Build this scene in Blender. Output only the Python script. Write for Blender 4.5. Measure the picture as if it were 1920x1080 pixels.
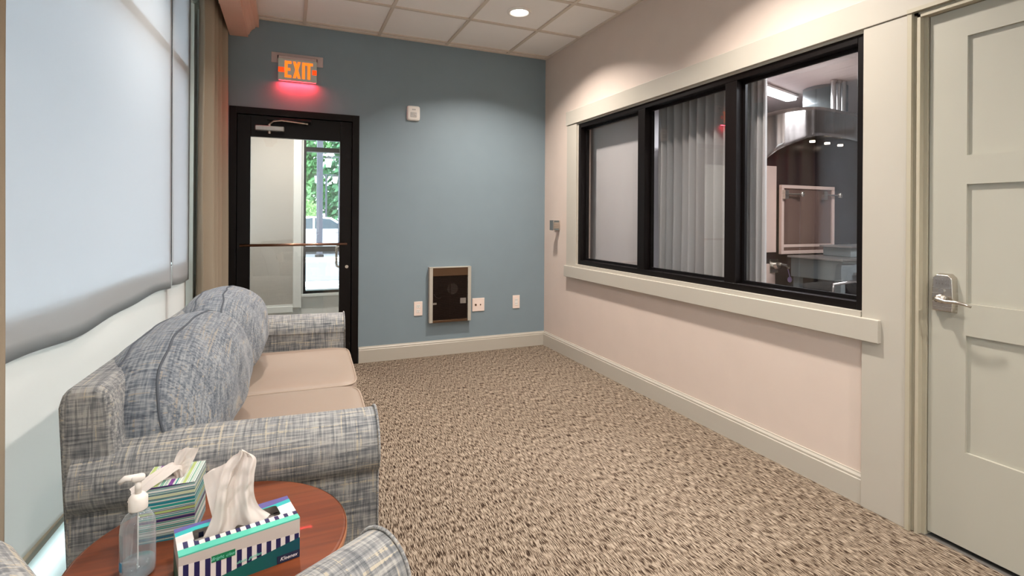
import bpy, bmesh, math, random
from mathutils import Vector, Matrix
for o in list(bpy.data.objects): bpy.data.objects.remove(o, do_unlink=True)
SC = bpy.context.scene; C = SC.collection; R = math.radians; PI = math.pi
random.seed(7)

# ---------------------------------------------------------------- camera
yaw, roll = R(23.285), R(.378)
_w = Vector((math.sin(yaw), math.cos(yaw), 0)); _r = Vector((math.cos(yaw), -math.sin(yaw), 0)); _u = Vector((0, 0, 1))
_r2 = _r*math.cos(roll)+_u*math.sin(roll); _u2 = _u*math.cos(roll)-_r*math.sin(roll)
cam = bpy.data.objects.new('camera', bpy.data.cameras.new('camera')); C.objects.link(cam)
m = Matrix((( _r2.x, _u2.x, -_w.x, 0), (_r2.y, _u2.y, -_w.y, 0), (_r2.z, _u2.z, -_w.z, 1.2657), (0, 0, 0, 1)))
cam.matrix_world = m
cam.data.sensor_width = 36; cam.data.sensor_fit = 'HORIZONTAL'; cam.data.lens = 971.37/1920*36
cam.data.shift_y = -(540-409.16)/1920; cam.data.clip_start = .02; cam.data.clip_end = 200
SC.camera = cam
# ---------------------------------------------------------------- world, exposure
SC.view_settings.view_transform = 'Standard'; SC.view_settings.look = 'None'
SC.view_settings.exposure = 0.3; SC.view_settings.gamma = 1; SC.view_settings.use_curve_mapping = False
W = bpy.data.worlds.new('world'); SC.world = W; W.use_nodes = True
W.node_tree.nodes['Background'].inputs[0].default_value = (.76, .90, 1.0, 1)
W.node_tree.nodes['Background'].inputs[1].default_value = 7.5
SUN = bpy.data.lights.new('sun', 'SUN'); SUN.energy = 5.0; SUN.angle = R(4); SUN.color = (1, .96, .9)
suno = bpy.data.objects.new('sun', SUN); C.objects.link(suno); suno.rotation_euler = (R(38), R(18), 0)
LAMP_W = 30.0; LAMP_COL = (1.0, .93, .87)

# ---------------------------------------------------------------- materials
def lin(c):
    return tuple(((v/255)/12.92 if v/255 <= .04045 else ((v/255+.055)/1.055)**2.4) for v in c)+(1,)
class NT:
    def __init__(s, name):
        s.m = bpy.data.materials.new(name); s.m.use_nodes = True; s.t = s.m.node_tree; s.b = s.t.nodes['Principled BSDF']; s.out = s.t.nodes['Material Output']
    def n(s, kind, **kw):
        o = s.t.nodes.new(kind)
        for k, v in kw.items(): setattr(o, k, v)
        return o
    def l(s, a, b): s.t.links.new(a, b)
    def coord(s, scale=(1, 1, 1), which='Object', rot=(0, 0, 0)):
        tc = s.n('ShaderNodeTexCoord'); mp = s.n('ShaderNodeMapping'); s.l(tc.outputs[which], mp.inputs[0])
        mp.inputs['Scale'].default_value = scale; mp.inputs['Rotation'].default_value = rot; return mp.outputs[0]
    def noise(s, vec, scale=1, detail=2, rough=.5, dist=0):
        o = s.n('ShaderNodeTexNoise'); s.l(vec, o.inputs['Vector']); o.inputs['Scale'].default_value = scale
        o.inputs['Detail'].default_value = detail; o.inputs['Roughness'].default_value = rough; o.inputs['Distortion'].default_value = dist; return o.outputs[0]
    def ramp(s, fac, stops, interp='LINEAR'):
        o = s.n('ShaderNodeValToRGB'); s.l(fac, o.inputs[0]); cr = o.color_ramp; cr.interpolation = interp
        while len(cr.elements) < len(stops): cr.elements.new(.5)
        for e, (p, c) in zip(cr.elements, stops): e.position = p; e.color = c if len(c) == 4 else lin(c)
        return o.outputs[0]
    def math(s, op, a, b=None, c=None, clamp=False):
        o = s.n('ShaderNodeMath', operation=op); o.use_clamp = clamp
        for i, v in enumerate((a, b, c)):
            if v is None: continue
            if isinstance(v, (int, float)): o.inputs[i].default_value = v
            else: s.l(v, o.inputs[i])
        return o.outputs[0]
    def mix(s, fac, a, b, mode='MIX'):
        o = s.n('ShaderNodeMix', data_type='RGBA', blend_type=mode)
        for i, v in ((0, fac), (6, a), (7, b)):
            if isinstance(v, (int, float)): o.inputs[i].default_value = v
            elif isinstance(v, tuple): o.inputs[i].default_value = v if len(v) == 4 else lin(v)
            else: s.l(v, o.inputs[i])
        return o.outputs[2]
    def bump(s, h, st=.3, d=.002):
        o = s.n('ShaderNodeBump'); s.l(h, o.inputs['Height']); o.inputs['Strength'].default_value = st; o.inputs['Distance'].default_value = d
        s.l(o.outputs[0], s.b.inputs['Normal'])
    def xyz(s, which='Object'):
        tc = s.n('ShaderNodeTexCoord'); sp = s.n('ShaderNodeSeparateXYZ'); s.l(tc.outputs[which], sp.inputs[0]); return sp.outputs
def paint(name, col, rough=.5, metal=0, var=.04, scale=6, bump=0, spec=None, coat=0):
    t = NT(name); v = t.coord()
    base = lin(col) if len(col) == 3 else col
    if var:
        nz = t.noise(v, scale, 3)
        dark = tuple(c*(1-var) for c in base[:3])+(1,); lite = tuple(min(1, c*(1+var)) for c in base[:3])+(1,)
        t.l(t.mix(nz, dark, lite), t.b.inputs['Base Color'])
    else: t.b.inputs['Base Color'].default_value = base
    t.b.inputs['Roughness'].default_value = rough; t.b.inputs['Metallic'].default_value = metal
    if spec is not None: t.b.inputs['Specular IOR Level'].default_value = spec
    if coat: t.b.inputs['Coat Weight'].default_value = coat
    if bump: t.bump(t.noise(v, 220, 2), bump, .001)
    return t.m
def emis(name, col, st):
    t = NT(name); t.b.inputs['Base Color'].default_value = lin(col); t.b.inputs['Emission Color'].default_value = lin(col); t.b.inputs['Emission Strength'].default_value = st
    return t.m
def glass(name, tint=(1, 1, 1, 1), base=.045, rough=.0):
    t = NT(name); t.t.nodes.remove(t.b)
    tr = t.n('ShaderNodeBsdfTransparent'); tr.inputs[0].default_value = tint
    gl = t.n('ShaderNodeBsdfGlossy'); gl.inputs['Roughness'].default_value = rough; gl.inputs[0].default_value = (1, 1, 1, 1)
    lw = t.n('ShaderNodeLayerWeight'); lw.inputs[0].default_value = .5
    f = t.math('MULTIPLY_ADD', t.math('POWER', lw.outputs['Facing'], 5), 1-base, base, clamp=True)
    mx = t.n('ShaderNodeMixShader'); t.l(f, mx.inputs[0]); t.l(tr.outputs[0], mx.inputs[1]); t.l(gl.outputs[0], mx.inputs[2]); t.l(mx.outputs[0], t.out.inputs[0])
    return t.m
def sheer(name, col, tcol, k, weave=0):
    t = NT(name); t.t.nodes.remove(t.b)
    d = t.n('ShaderNodeBsdfDiffuse'); d.inputs[0].default_value = lin(col); s = t.n('ShaderNodeBsdfTranslucent'); s.inputs[0].default_value = lin(tcol)
    if weave:
        nz = t.noise(t.coord((weave, weave, weave)), 1, 2); t.l(t.mix(nz, tuple(c*.9 for c in lin(col)[:3])+(1,), lin(col)), d.inputs[0])
    mx = t.n('ShaderNodeMixShader'); mx.inputs[0].default_value = k; t.l(d.outputs[0], mx.inputs[1]); t.l(s.outputs[0], mx.inputs[2]); t.l(mx.outputs[0], t.out.inputs[0])
    return t.m
def carpet_mat():
    t = NT('carpet'); 
    v = t.coord(); wob = t.noise(v, 22, 2)
    add = t.n('ShaderNodeVectorMath', operation='MULTIPLY_ADD'); cmb = t.n('ShaderNodeCombineXYZ'); t.l(t.math('SUBTRACT', wob, .5), cmb.inputs[0])
    t.l(cmb.outputs[0], add.inputs[0]); add.inputs[1].default_value = (.016, 0, 0); t.l(v, add.inputs[2])
    mp = t.n('ShaderNodeMapping'); t.l(add.outputs[0], mp.inputs[0]); mp.inputs['Scale'].default_value = (300, 24, 60)
    n1 = t.noise(mp.outputs[0], 1, 1.5, .6)
    mp2 = t.n('ShaderNodeMapping'); t.l(v, mp2.inputs[0]); mp2.inputs['Scale'].default_value = (26, 60, 40)
    n2 = t.noise(mp2.outputs[0], 1, 2); n3 = t.noise(v, 480, 2)
    f = t.math('ADD', t.math('MULTIPLY', n1, .84), t.math('ADD', t.math('MULTIPLY', n2, .14), t.math('MULTIPLY', n3, .08)))
    col = t.ramp(f, [(.42, (42, 31, 23)), (.48, (70, 56, 44)), (.53, (117, 102, 87)), (.585, (154, 140, 123))])
    t.l(col, t.b.inputs['Base Color']); t.b.inputs['Roughness'].default_value = .95; t.b.inputs['Specular IOR Level'].default_value = .1
    t.bump(f, .6, .004); return t.m
def weave_mat(name, base, dark, light, accent, sc=1.0):
    t = NT(name)
    a = t.noise(t.coord((5*sc, 110*sc, 110*sc)), 1, 2, .6); b = t.noise(t.coord((110*sc, 5*sc, 9*sc)), 1, 2, .6); c = t.noise(t.coord((9*sc, 110*sc, 6*sc)), 1, 2, .6)
    a2 = t.noise(t.coord((3*sc, 75*sc, 75*sc)), 1, 1); b2 = t.noise(t.coord((80*sc, 2.5*sc, 4*sc)), 1, 1)
    f = t.math('ADD', t.math('MULTIPLY', a, .40), t.math('ADD', t.math('MULTIPLY', b, .35), t.math('MULTIPLY', c, .25)))
    col = t.ramp(f, [(.36, dark), (.48, base), (.58, light), (.66, light)])
    acc = t.math('MULTIPLY', t.math('GREATER_THAN', t.math('MAXIMUM', a2, b2), .66), t.math('GREATER_THAN', f, .48))
    col = t.mix(t.math('MULTIPLY', acc, .6), col, lin(accent))
    dk = t.math('GREATER_THAN', t.math('SUBTRACT', 1, t.math('MINIMUM', a2, b2)), .67)
    col = t.mix(t.math('MULTIPLY', dk, .45), col, lin(dark))
    t.l(col, t.b.inputs['Base Color']); t.b.inputs['Roughness'].default_value = .9; t.b.inputs['Specular IOR Level'].default_value = .15
    t.b.inputs['Sheen Weight'].default_value = .15
    t.bump(f, .5, .003); return t.m
def brushed(name, col, rough=.28, axis=(2, 2, 160), metal=1.0):
    t = NT(name); nz = t.noise(t.coord(axis), 1, 3)
    t.l(t.mix(nz, tuple(c*.85 for c in lin(col)[:3])+(1,), lin(col)), t.b.inputs['Base Color']); t.b.inputs['Metallic'].default_value = metal
    t.l(t.math('MULTIPLY_ADD', nz, .15, rough-.07), t.b.inputs['Roughness']); return t.m
M = {}
M['blue'] = paint('blue_wall_paint', (128, 143, 150), .55, bump=.08)
M['beige'] = paint('beige_wall_paint', (210, 193, 180), .6, bump=.08)
M['trim'] = paint('ivory_trim_paint', (184, 177, 164), .35, var=.02)
M['doorpaint'] = paint('cream_door_paint', (174, 170, 156), .38, var=.02)
M['frame'] = paint('cream_frame_paint', (178, 169, 148), .4, var=.02)
M['tile'] = paint('ceiling_tile', (246, 240, 234), .9, var=.02, bump=.15)
M['grid'] = paint('ceiling_grid', (214, 200, 184), .5, var=.01)
M['black'] = paint('espresso_metal', (12, 7, 6), .4, var=.05, spec=.22)
M['black2'] = paint('black_frame', (12, 9, 9), .45, var=.03, spec=.22)
M['chrome'] = brushed('satin_nickel', (205, 198, 188), .25)
M['bronze'] = brushed('brushed_bronze', (150, 112, 92), .3, (160, 4, 4))
M['steel'] = brushed('stainless_steel', (205, 200, 196), .2, (3, 3, 90))
M['steel2'] = brushed('satin_steel', (180, 176, 172), .4, (90, 3, 3))
M['white'] = paint('white_plastic', (235, 228, 220), .4, var=.01)
M['almond'] = paint('almond_plastic', (238, 218, 206), .4, var=.01)
M['darkhole'] = paint('dark_slot', (12, 10, 10), .8, var=0)
M['valance'] = paint('peach_valance_paint', (232, 186, 164), .5, var=.04)
M['shade'] = sheer('roller_shade_fabric', (196, 199, 200), (234, 236, 240), .295)
M['film'] = sheer('frosted_shade_liner', (232, 230, 226), (240, 237, 232), .24)
M['winwhite'] = paint('pale_window_paint', (232, 242, 236), .4, var=.02)
M['curtain'] = sheer('tan_curtain_fabric', (184, 170, 150), (180, 160, 140), .18, 300)
M['drape'] = sheer('grey_sheer_drape', (150, 150, 154), (150, 152, 158), .3, 160)
M['glass'] = glass('window_glass', (.97, .985, .98, 1), .05)
M['intglass'] = glass('interior_glass', (.96, .96, .965, 1), .06)
M['carpet'] = carpet_mat()
M['weave'] = weave_mat('blue_grey_woven_upholstery', (132, 134, 135), (84, 88, 93), (170, 169, 165), (192, 180, 156), 1.5)
M['weave2'] = weave_mat('grey_blue_back_cushion_upholstery', (120, 127, 135), (78, 85, 95), (154, 158, 161), (166, 154, 136), 1.5)
M['seam'] = paint('seam_thread', (84, 90, 98), .9)
M['tan'] = paint('tan_seat_vinyl', (152, 135, 120), .5, var=.03, bump=.1)
M['tanpipe'] = paint('tan_piping', (164, 146, 129), .5, var=.02)
def wood_mat():
    t = NT('cherry_wood'); v = t.coord((2.2, 34, 20)); n = t.noise(v, 1, 4, .6, .6)
    t.l(t.ramp(n, [(.3, (90, 42, 19)), (.5, (112, 54, 24)), (.7, (126, 63, 30))]), t.b.inputs['Base Color']); t.b.inputs['Roughness'].default_value = .4; t.b.inputs['Coat Weight'].default_value = .08
    return t.m
M['wood'] = wood_mat()
M['woodedge'] = paint('light_cherry_edge', (168, 116, 84), .4)
M['darkwood'] = paint('dark_wood_leg', (50, 28, 18), .4)
M['tissue'] = sheer('tissue_paper', (240, 232, 226), (240, 232, 226), .3)
M['lightblock'] = paint('dark_light_block', (90, 86, 82), .8)
M['lampglow'] = emis('lamp_lens', (255, 246, 232), 9)

# ---------------------------------------------------------------- mesh helpers
class MB:
    def __init__(s): s.bm = bmesh.new()
    def box(s, x0, x1, y0, y1, z0, z1, mat=None, bev=0):
        g = bmesh.ops.create_cube(s.bm, size=1)['verts']
        T = Matrix.Translation(((x0+x1)/2, (y0+y1)/2, (z0+z1)/2)) @ Matrix.Diagonal((abs(x1-x0), abs(y1-y0), abs(z1-z0), 1))
        bmesh.ops.transform(s.bm, matrix=T, verts=g)
        if bev:
            es = list({e for v in g for e in v.link_edges}); r = bmesh.ops.bevel(s.bm, geom=es, offset=bev, segments=3, profile=.5, affect='EDGES')
            g = r['verts'] if not mat else list({v for f in r['faces'] for v in f.verts} | {v for v in g if v.is_valid})
        if mat: bmesh.ops.transform(s.bm, matrix=mat, verts=[v for v in g if v.is_valid])
        return s
    def cyl(s, a, b, r, r2=None, n=20, caps=True):
        a, b = Vector(a), Vector(b); d = b-a
        q = d.to_track_quat('Z', 'Y').to_matrix().to_4x4()
        g = bmesh.ops.create_cone(s.bm, cap_ends=caps, segments=n, radius1=r, radius2=r if r2 is None else r2, depth=d.length)['verts']
        bmesh.ops.transform(s.bm, matrix=Matrix.Translation((a+b)/2) @ q, verts=g); return s
    def tube(s, pts, r, n=8, closed=False):
        pts = [Vector(p) for p in pts]; N = len(pts); rings = []; up = None
        for i, p in enumerate(pts):
            t = (pts[(i+1) % N]-pts[i-1]) if closed else (pts[min(i+1, N-1)]-pts[max(i-1, 0)])
            t.normalize()
            if up is None: up = t.orthogonal().normalized()
            up = (up-t*up.dot(t)).normalized(); sd = t.cross(up)
            rr = r[i] if isinstance(r, (list, tuple)) else r
            rings.append([s.bm.verts.new(p+(up*math.cos(2*PI*k/n)+sd*math.sin(2*PI*k/n))*rr) for k in range(n)])
        for i in range(N if closed else N-1):
            A, B = rings[i], rings[(i+1) % N]
            for k in range(n): s.bm.faces.new((A[k], A[(k+1) % n], B[(k+1) % n], B[k]))
        if not closed: s.bm.faces.new(rings[0][::-1]); s.bm.faces.new(rings[-1])
        return s
    def lathe(s, prof, n=32, c=(0, 0, 0)):
        rings = []
        for r, z in prof: rings.append([s.bm.verts.new((c[0]+r*math.cos(2*PI*k/n), c[1]+r*math.sin(2*PI*k/n), c[2]+z)) for k in range(n)] if r > 1e-6 else [s.bm.verts.new((c[0], c[1], c[2]+z))])
        for A, B in zip(rings, rings[1:]):
            for k in range(n):
                k2 = (k+1) % n
                if len(A) == 1 and len(B) == 1: continue
                if len(A) == 1: s.bm.faces.new((A[0], B[k], B[k2]))
                elif len(B) == 1: s.bm.faces.new((A[k], A[k2], B[0]))
                else: s.bm.faces.new((A[k], A[k2], B[k2], B[k]))
        return s
    def prism(s, poly, axis, a, b):
        """poly: 2-D outline in the two other axes; extruded along axis a..b"""
        def P(u, v, w): return {'x': (w, u, v), 'y': (u, w, v), 'z': (u, v, w)}[axis]
        A = [s.bm.verts.new(P(u, v, a)) for u, v in poly]; B = [s.bm.verts.new(P(u, v, b)) for u, v in poly]; n = len(poly)
        s.bm.faces.new(A); s.bm.faces.new(B[::-1])
        for k in range(n): s.bm.faces.new((A[k], B[k], B[(k+1) % n], A[(k+1) % n]))
        return s
    def grid(s, f, nu, nv):
        V = [[s.bm.verts.new(f(i/nu, j/nv)) for j in range(nv+1)] for i in range(nu+1)]
        for i in range(nu):
            for j in range(nv): s.bm.faces.new((V[i][j], V[i+1][j], V[i+1][j+1], V[i][j+1]))
        return s
    def squad(s, dims, n=4, c=(0, 0, 0), sub=20, fn=None):
        """super-ellipsoid cushion of full size dims"""
        g0 = bmesh.new(); bmesh.ops.create_cube(g0, size=2); bmesh.ops.subdivide_edges(g0, edges=g0.edges[:], cuts=sub, use_grid_fill=True)
        mp = {}
        ns = n if isinstance(n, tuple) else (n, n, n)
        for v in g0.verts:
            p = v.co; k = max(ns)
            p = Vector([math.tan(q*PI/4) if False else q for q in p])
            t = 1.0; lo, hi = .2, 1.0
            for _ in range(24):
                t = (lo+hi)/2
                if sum(abs(q*t)**e for q, e in zip(p, ns)) > 1: hi = t
                else: lo = t
            q = Vector((p.x*t*dims[0]/2, p.y*t*dims[1]/2, p.z*t*dims[2]/2))
            if fn: q = fn(q)
            mp[v] = s.bm.verts.new(q+Vector(c))
        for f in g0.faces: s.bm.faces.new([mp[v] for v in f.verts])
        g0.free(); return s
    def build(s, name, mat, parent=None, smooth=False, loc=None, rotz=0, matrix=None, bevel=0, solid=0, subsurf=0, keep=False):
        bmesh.ops.recalc_face_normals(s.bm, faces=s.bm.faces[:])
        me = bpy.data.meshes.new(name); s.bm.to_mesh(me); s.bm.free(); o = bpy.data.objects.new(name, me); C.objects.link(o)
        for mm in (mat if isinstance(mat, list) else [mat]): me.materials.append(M[mm] if isinstance(mm, str) else mm)
        if smooth:
            for p in me.polygons: p.use_smooth = True
        if matrix is not None: o.matrix_world = matrix
        if loc is not None: o.location = loc
        if rotz: o.rotation_euler = (0, 0, rotz)
        if parent: o.parent = parent
        if solid: q = o.modifiers.new('solid', 'SOLIDIFY'); q.thickness = solid; q.offset = 0
        if bevel: q = o.modifiers.new('bevel', 'BEVEL'); q.width = bevel; q.segments = 3; q.limit_method = 'ANGLE'; q.angle_limit = R(40)
        if subsurf: q = o.modifiers.new('sub', 'SUBSURF'); q.levels = q.render_levels = subsurf
        return o
def smooth_angle(o, a=35):
    me = o.data
    for p in me.polygons: p.use_smooth = True
    bm = bmesh.new(); bm.from_mesh(me)
    for e in bm.edges:
        if len(e.link_faces) == 2 and e.calc_face_angle(0) > R(a): e.smooth = False
    bm.to_mesh(me); bm.free()
def empty(name, loc=(0, 0, 0), rotz=0):
    o = bpy.data.objects.new(name, None); C.objects.link(o); o.location = loc; o.rotation_euler = (0, 0, rotz); o.empty_display_size = .1; return o
def tag(o, label=None, cat=None, group=None, kind=None):
    for k, v in (('label', label), ('category', cat), ('group', group), ('kind', kind)):
        if v: o[k] = v
    return o
def struct(o, label=None, cat=None): o['kind'] = 'structure'; return tag(o, label, cat)
def copy_tree(o, parent=None):
    c = o.copy(); C.objects.link(c)
    if parent: c.parent = parent
    for ch in list(o.children): copy_tree(ch, c)
    return c
def text(name, s, size, mat, parent=None, matrix=None, ext=.0008, align='CENTER', shear=0, sx=1, off=0):
    cu = bpy.data.curves.new(name, 'FONT'); cu.body = s; cu.size = size; cu.extrude = ext; cu.align_x = align; cu.align_y = 'CENTER'; cu.shear = shear; cu.offset = off; cu.resolution_u = 3
    t = bpy.data.objects.new(name, cu); C.objects.link(t)
    bpy.context.view_layer.update()
    me = bpy.data.meshes.new_from_object(t.evaluated_get(bpy.context.evaluated_depsgraph_get()))
    bpy.data.objects.remove(t, do_unlink=True)
    if sx != 1:
        for v in me.vertices: v.co.x *= sx
    o = bpy.data.objects.new(name, me); C.objects.link(o); me.materials.clear(); me.materials.append(M[mat] if isinstance(mat, str) else mat)
    if parent: o.parent = parent
    if matrix is not None: o.matrix_local = matrix
    return o
FRONT = Matrix.Rotation(PI/2, 4, 'X')                      # text in x/z, facing -y

# ================================================================= SETTING
D, XR, H = 4.655, 2.36, 2.858; YN = -2.4; XL = -.95
b = MB(); b.box(-1.1, 2.36, YN, 4.66, -.08, 0); struct(b.build('floor', 'carpet'), 'brown and cream flecked loop carpet covering the whole waiting room floor', 'carpet')
# ceiling: tiles with a real grid of tees
b = MB(); b.box(-1.1, 2.45, YN, 4.75, H+.012, H+.08); ceil = struct(b.build('ceiling', 'tile'), 'white suspended tile ceiling above the waiting room', 'ceiling')
b = MB()
for k in range(-3, 5):
    x = .107+.6096*k
    if -1.0 < x < XR: b.box(x-.012, x+.012, YN, D, H, H+.013)
for k in range(0, 13):
    y = 4.58-.6096*k
    if y > YN: b.box(-1.0, XR, y-.012, y+.012, H+.0005, H+.0125)
b.box(-1., XR, D-.02, D, H-.001, H+.0135); b.box(XR-.02, XR, YN, D, H-.0015, H+.0135)
b.build('grid_tee', 'grid', ceil)
# back wall
DX0, DX1, DZ = -.44, .556, 2.145
b = MB(); b.box(-1.1, DX0, D, D+.14, 0, H+.05); b.box(DX0, DX1, D, D+.14, DZ, H+.05); b.box(DX1, 2.5, D, D+.14, 0, H+.05)
struct(b.build('wall_back', 'blue'), 'blue painted wall with the black glass exit door', 'wall')
def baseboard_profile(h=.138, t=.016):
    return [(0, 0), (t, 0), (t, h-.03), (t-.003, h-.026), (t-.003, h-.016), (t-.009, h-.006), (t-.010, h), (0, h)]
b = MB(); b.prism([(D-u, v) for u, v in baseboard_profile()], 'x', DX1+.004, XR); struct(b.build('baseboard_back', 'trim'), 'ivory baseboard under the blue wall', 'baseboard')
b = MB(); b.prism([(XR-u, v) for u, v in baseboard_profile()], 'y', 1.50, D-.016); struct(b.build('baseboard_right', 'trim'), 'ivory baseboard under the beige wall', 'baseboard')
b = MB(); b.prism([(XR-u, v) for u, v in baseboard_profile()], 'y', YN, .10); struct(b.build('baseboard_near', 'trim'), 'ivory baseboard beyond the cream door', 'baseboard')
# right wall with window opening y 1.50..4.0, z .86..2.11 and door opening
WY0, WY1, WZ0, WZ1 = 1.50, 4.00, .86, 2.115
b = MB(); T = XR+.13
b.box(XR, T, WY1, D+.14, 0, H+.05); b.box(XR, T, WY0, WY1, 0, WZ0); b.box(XR, T, WY0, WY1, WZ1, H+.05)
b.box(XR, T, 1.31, WY0, 0, H+.05); b.box(XR, T, .29, 1.31, 2.13, H+.05); b.box(XR, T, YN, .29, 0, H+.05)
struct(b.build('wall_right', 'beige'), 'beige painted wall around the long interior window', 'wall')
b = MB(); b.box(-1.1, 2.5, YN-.12, YN, 0, H+.05); struct(b.build('wall_near', 'tile'), 'pale wall behind the camera', 'wall')
# window casing
b = MB(); b.box(XR-.022, XR, 4.00, 4.17, .835, 2.11); struct(b.build('trim_1', 'trim', bevel=.003), 'flat ivory casing board left of the interior window', 'trim')
b = MB(); b.box(XR-.03, XR, .2, 4.18, 2.115, 2.24); struct(b.build('trim_2', 'trim', bevel=.003), 'ivory header board over the window and the cream door', 'trim')
b = MB(); b.box(XR-.045, XR, 1.415, 4.175, .738, .838); struct(b.build('trim_3', 'trim', bevel=.003), 'ivory apron board under the interior window', 'trim')
b = MB(); b.box(XR-.024, XR, 1.318, 1.497, 0, 2.114); struct(b.build('trim_4', 'trim', bevel=.002), 'wide ivory board between the interior window and the cream door', 'trim')
b = MB(); b.box(XR-.008, XR+.02, 4.0-.012, 4.0, .86, 2.105); b.box(XR-.03, XR+.02, WY0, 4.0, .838, .862); b.box(XR-.008, XR+.02, WY0, 4.0, 2.103, 2.115)
struct(b.build('trim_5', 'trim'), 'thin ivory stop moulding lining the interior window', 'trim')
# interior window: black frame, three panes
win = empty('window_1', (XR, 2.75, WZ0)); struct(win, 'long black framed interior window with three panes in the beige wall', 'window')
def wbox(b, x0, x1, y0, y1, z0, z1): return b.box(x0-XR, x1-XR, y0-2.75, y1-2.75, z0-WZ0, z1-WZ0)
b = MB(); xa, xb = XR-.004, XR+.085
wbox(b, xa, xb, 3.952, 3.99, .862, 2.104); wbox(b, xa, xb, 1.502, 1.535, .862, 2.104); wbox(b, xa, xb, 1.535, 3.952, .862, .90); wbox(b, xa, xb, 1.535, 3.952, 2.066, 2.104)
b.build('frame', 'black', win, bevel=.003)
for y0, y1 in ((3.06, 3.14), (2.225, 2.31)):
    b = MB(); wbox(b, xa, xb, y0, y1, .90, 2.066); b.build('mullion', 'black', win, bevel=.003)
for y0, y1 in ((3.14, 3.952), (2.31, 3.06), (1.535, 2.225)):
    b = MB(); wbox(b, XR+.062, XR+.068, y0, y1, .90, 2.066); b.build('pane', 'intglass', win)
    b = MB()
    for q in ((y0, y0+.018, .90, 2.066), (y1-.018, y1, .90, 2.066), (y0+.018, y1-.018, .90, .918), (y0+.018, y1-.018, 2.048, 2.066)): wbox(b, XR+.045, XR+.0615, *q)
    b.build('glazing_bead', 'black2', win)
# cream door with frame
dr = empty('door_2', (XR, .80, 0)); struct(dr, 'cream three panel door with keypad lever lock', 'door')
def dbox(b, x0, x1, y0, y1, z0, z1): return b.box(x0-XR, x1-XR, y0-.80, y1-.80, z0, z1)
b = MB()
for s0, s1 in ((1.257, 1.316), (.284, .342)):
    near = s0 > 1
    dbox(b, XR-.03, XR+.10, *((1.300, 1.316) if near else (.284, .30)), 0, 2.13)
    dbox(b, XR-.012, XR+.10, *((1.284, 1.300) if near else (.30, .316)), 0, 2.114)
    dbox(b, XR-.022, XR+.10, *((1.272, 1.284) if near else (.316, .328)), 0, 2.102)
    dbox(b, XR+.004, XR+.10, *((1.2585, 1.272) if near else (.328, .3415)), 0, 2.09)
dbox(b, XR-.035, XR+.10, .284, 1.316, 2.114, 2.13); dbox(b, XR-.012, XR+.10, .3, 1.3, 2.102, 2.114); dbox(b, XR-.022, XR+.1, .316, 1.284, 2.09, 2.102)
b.build('door_frame', 'frame', dr)
b = MB(); f0, f1, ff = XR+.014, XR+.05, XR+.026
ys = (.342, .467, 1.130, 1.255); zs = [(.018, .382), (.829, .951), (1.407, 1.518), (1.974, 2.088)]
dbox(b, ff, f1, ys[0], ys[3], .018, 2.088)
dbox(b, f0, ff, ys[0], ys[1], .018, 2.088); dbox(b, f0, ff, ys[2], ys[3], .018, 2.088)
for z0, z1 in zs: dbox(b, f0, ff, ys[1], ys[2], z0, z1)
b.build('door_leaf', 'doorpaint', dr)
lk = empty('keypad_lock', (f0-XR, 1.195-.80, .985)); lk.parent = dr
def lock_plate():
    b = MB(); prof = [(-.037, -.075), (.037, -.075), (.040, -.02), (.036, .06), (.022, .074), (-.022, .074), (-.036, .06), (-.040, -.02)]
    bb = MB(); A = [bb.bm.verts.new((0, y*1.04, z*1.02)) for y, z in prof]; B = [bb.bm.verts.new((-.028, y*.88, z*.94)) for y, z in prof]; n = len(prof)
    bb.bm.faces.new(A); bb.bm.faces.new(B)
    for k in range(n): bb.bm.faces.new((A[k], B[k], B[(k+1) % n], A[(k+1) % n]))
    return bb
lock_plate().build('lock_plate', 'chrome', lk, bevel=.002)
b = MB(); b.box(-.0295, -.028, -.028, .028, .018, .062)
for i in range(5):
    for j in range(2): b.cyl((-.0275, -.021+i*.0105, .050-j*.013), (-.033, -.021+i*.0105, .050-j*.013), .0035, n=10)
b.cyl((-.028, 0, .008), (-.034, 0, .008), .009, n=16); b.build('keypad', 'steel2', lk)
b = MB(); b.cyl((-.02, .002, -.022), (-.045, .002, -.022), .020, .015); b.cyl((-.045, .002, -.022), (-.062, .002, -.022), .011)
b.tube([(-.06, .008, -.020), (-.064, -.004, -.022), (-.066, -.03, -.028), (-.066, -.06, -.026), (-.062, -.09, -.030), (-.055, -.108, -.038)], [.009, .009, .007, .006, .006, .004], 10)
b.build('lever', 'chrome', lk, smooth=True)
ds = empty('door_sign', (XR+.013, .862, 1.46)); tag(ds, 'small pale sign with dark blue rounded border on the cream door', 'sign')
M['navy'] = paint('navy_print', (28, 42, 70), .4, var=0); M['pale'] = paint('pale_sign_face', (214, 226, 240), .4, var=0)
MB().box(-.003, 0, -.088, .088, -.045, .045).build('border_plate', 'navy', ds, bevel=.0015); MB().box(-.0045, -.003, -.080, .080, -.037, .037).build('face', 'pale', ds)

b = MB(); b.box(XR+.135, XR+.2, .1, 1.45, -.08, 2.3); b.box(XR, XR+.135, .1, 1.45, -.08, 0); struct(b.build('light_block_behind_door', 'lightblock'), 'dark blocker added behind the closed cream door to stop outside light', 'wall')  # added unseen box, keeps outside light from leaking under the cream door
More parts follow.
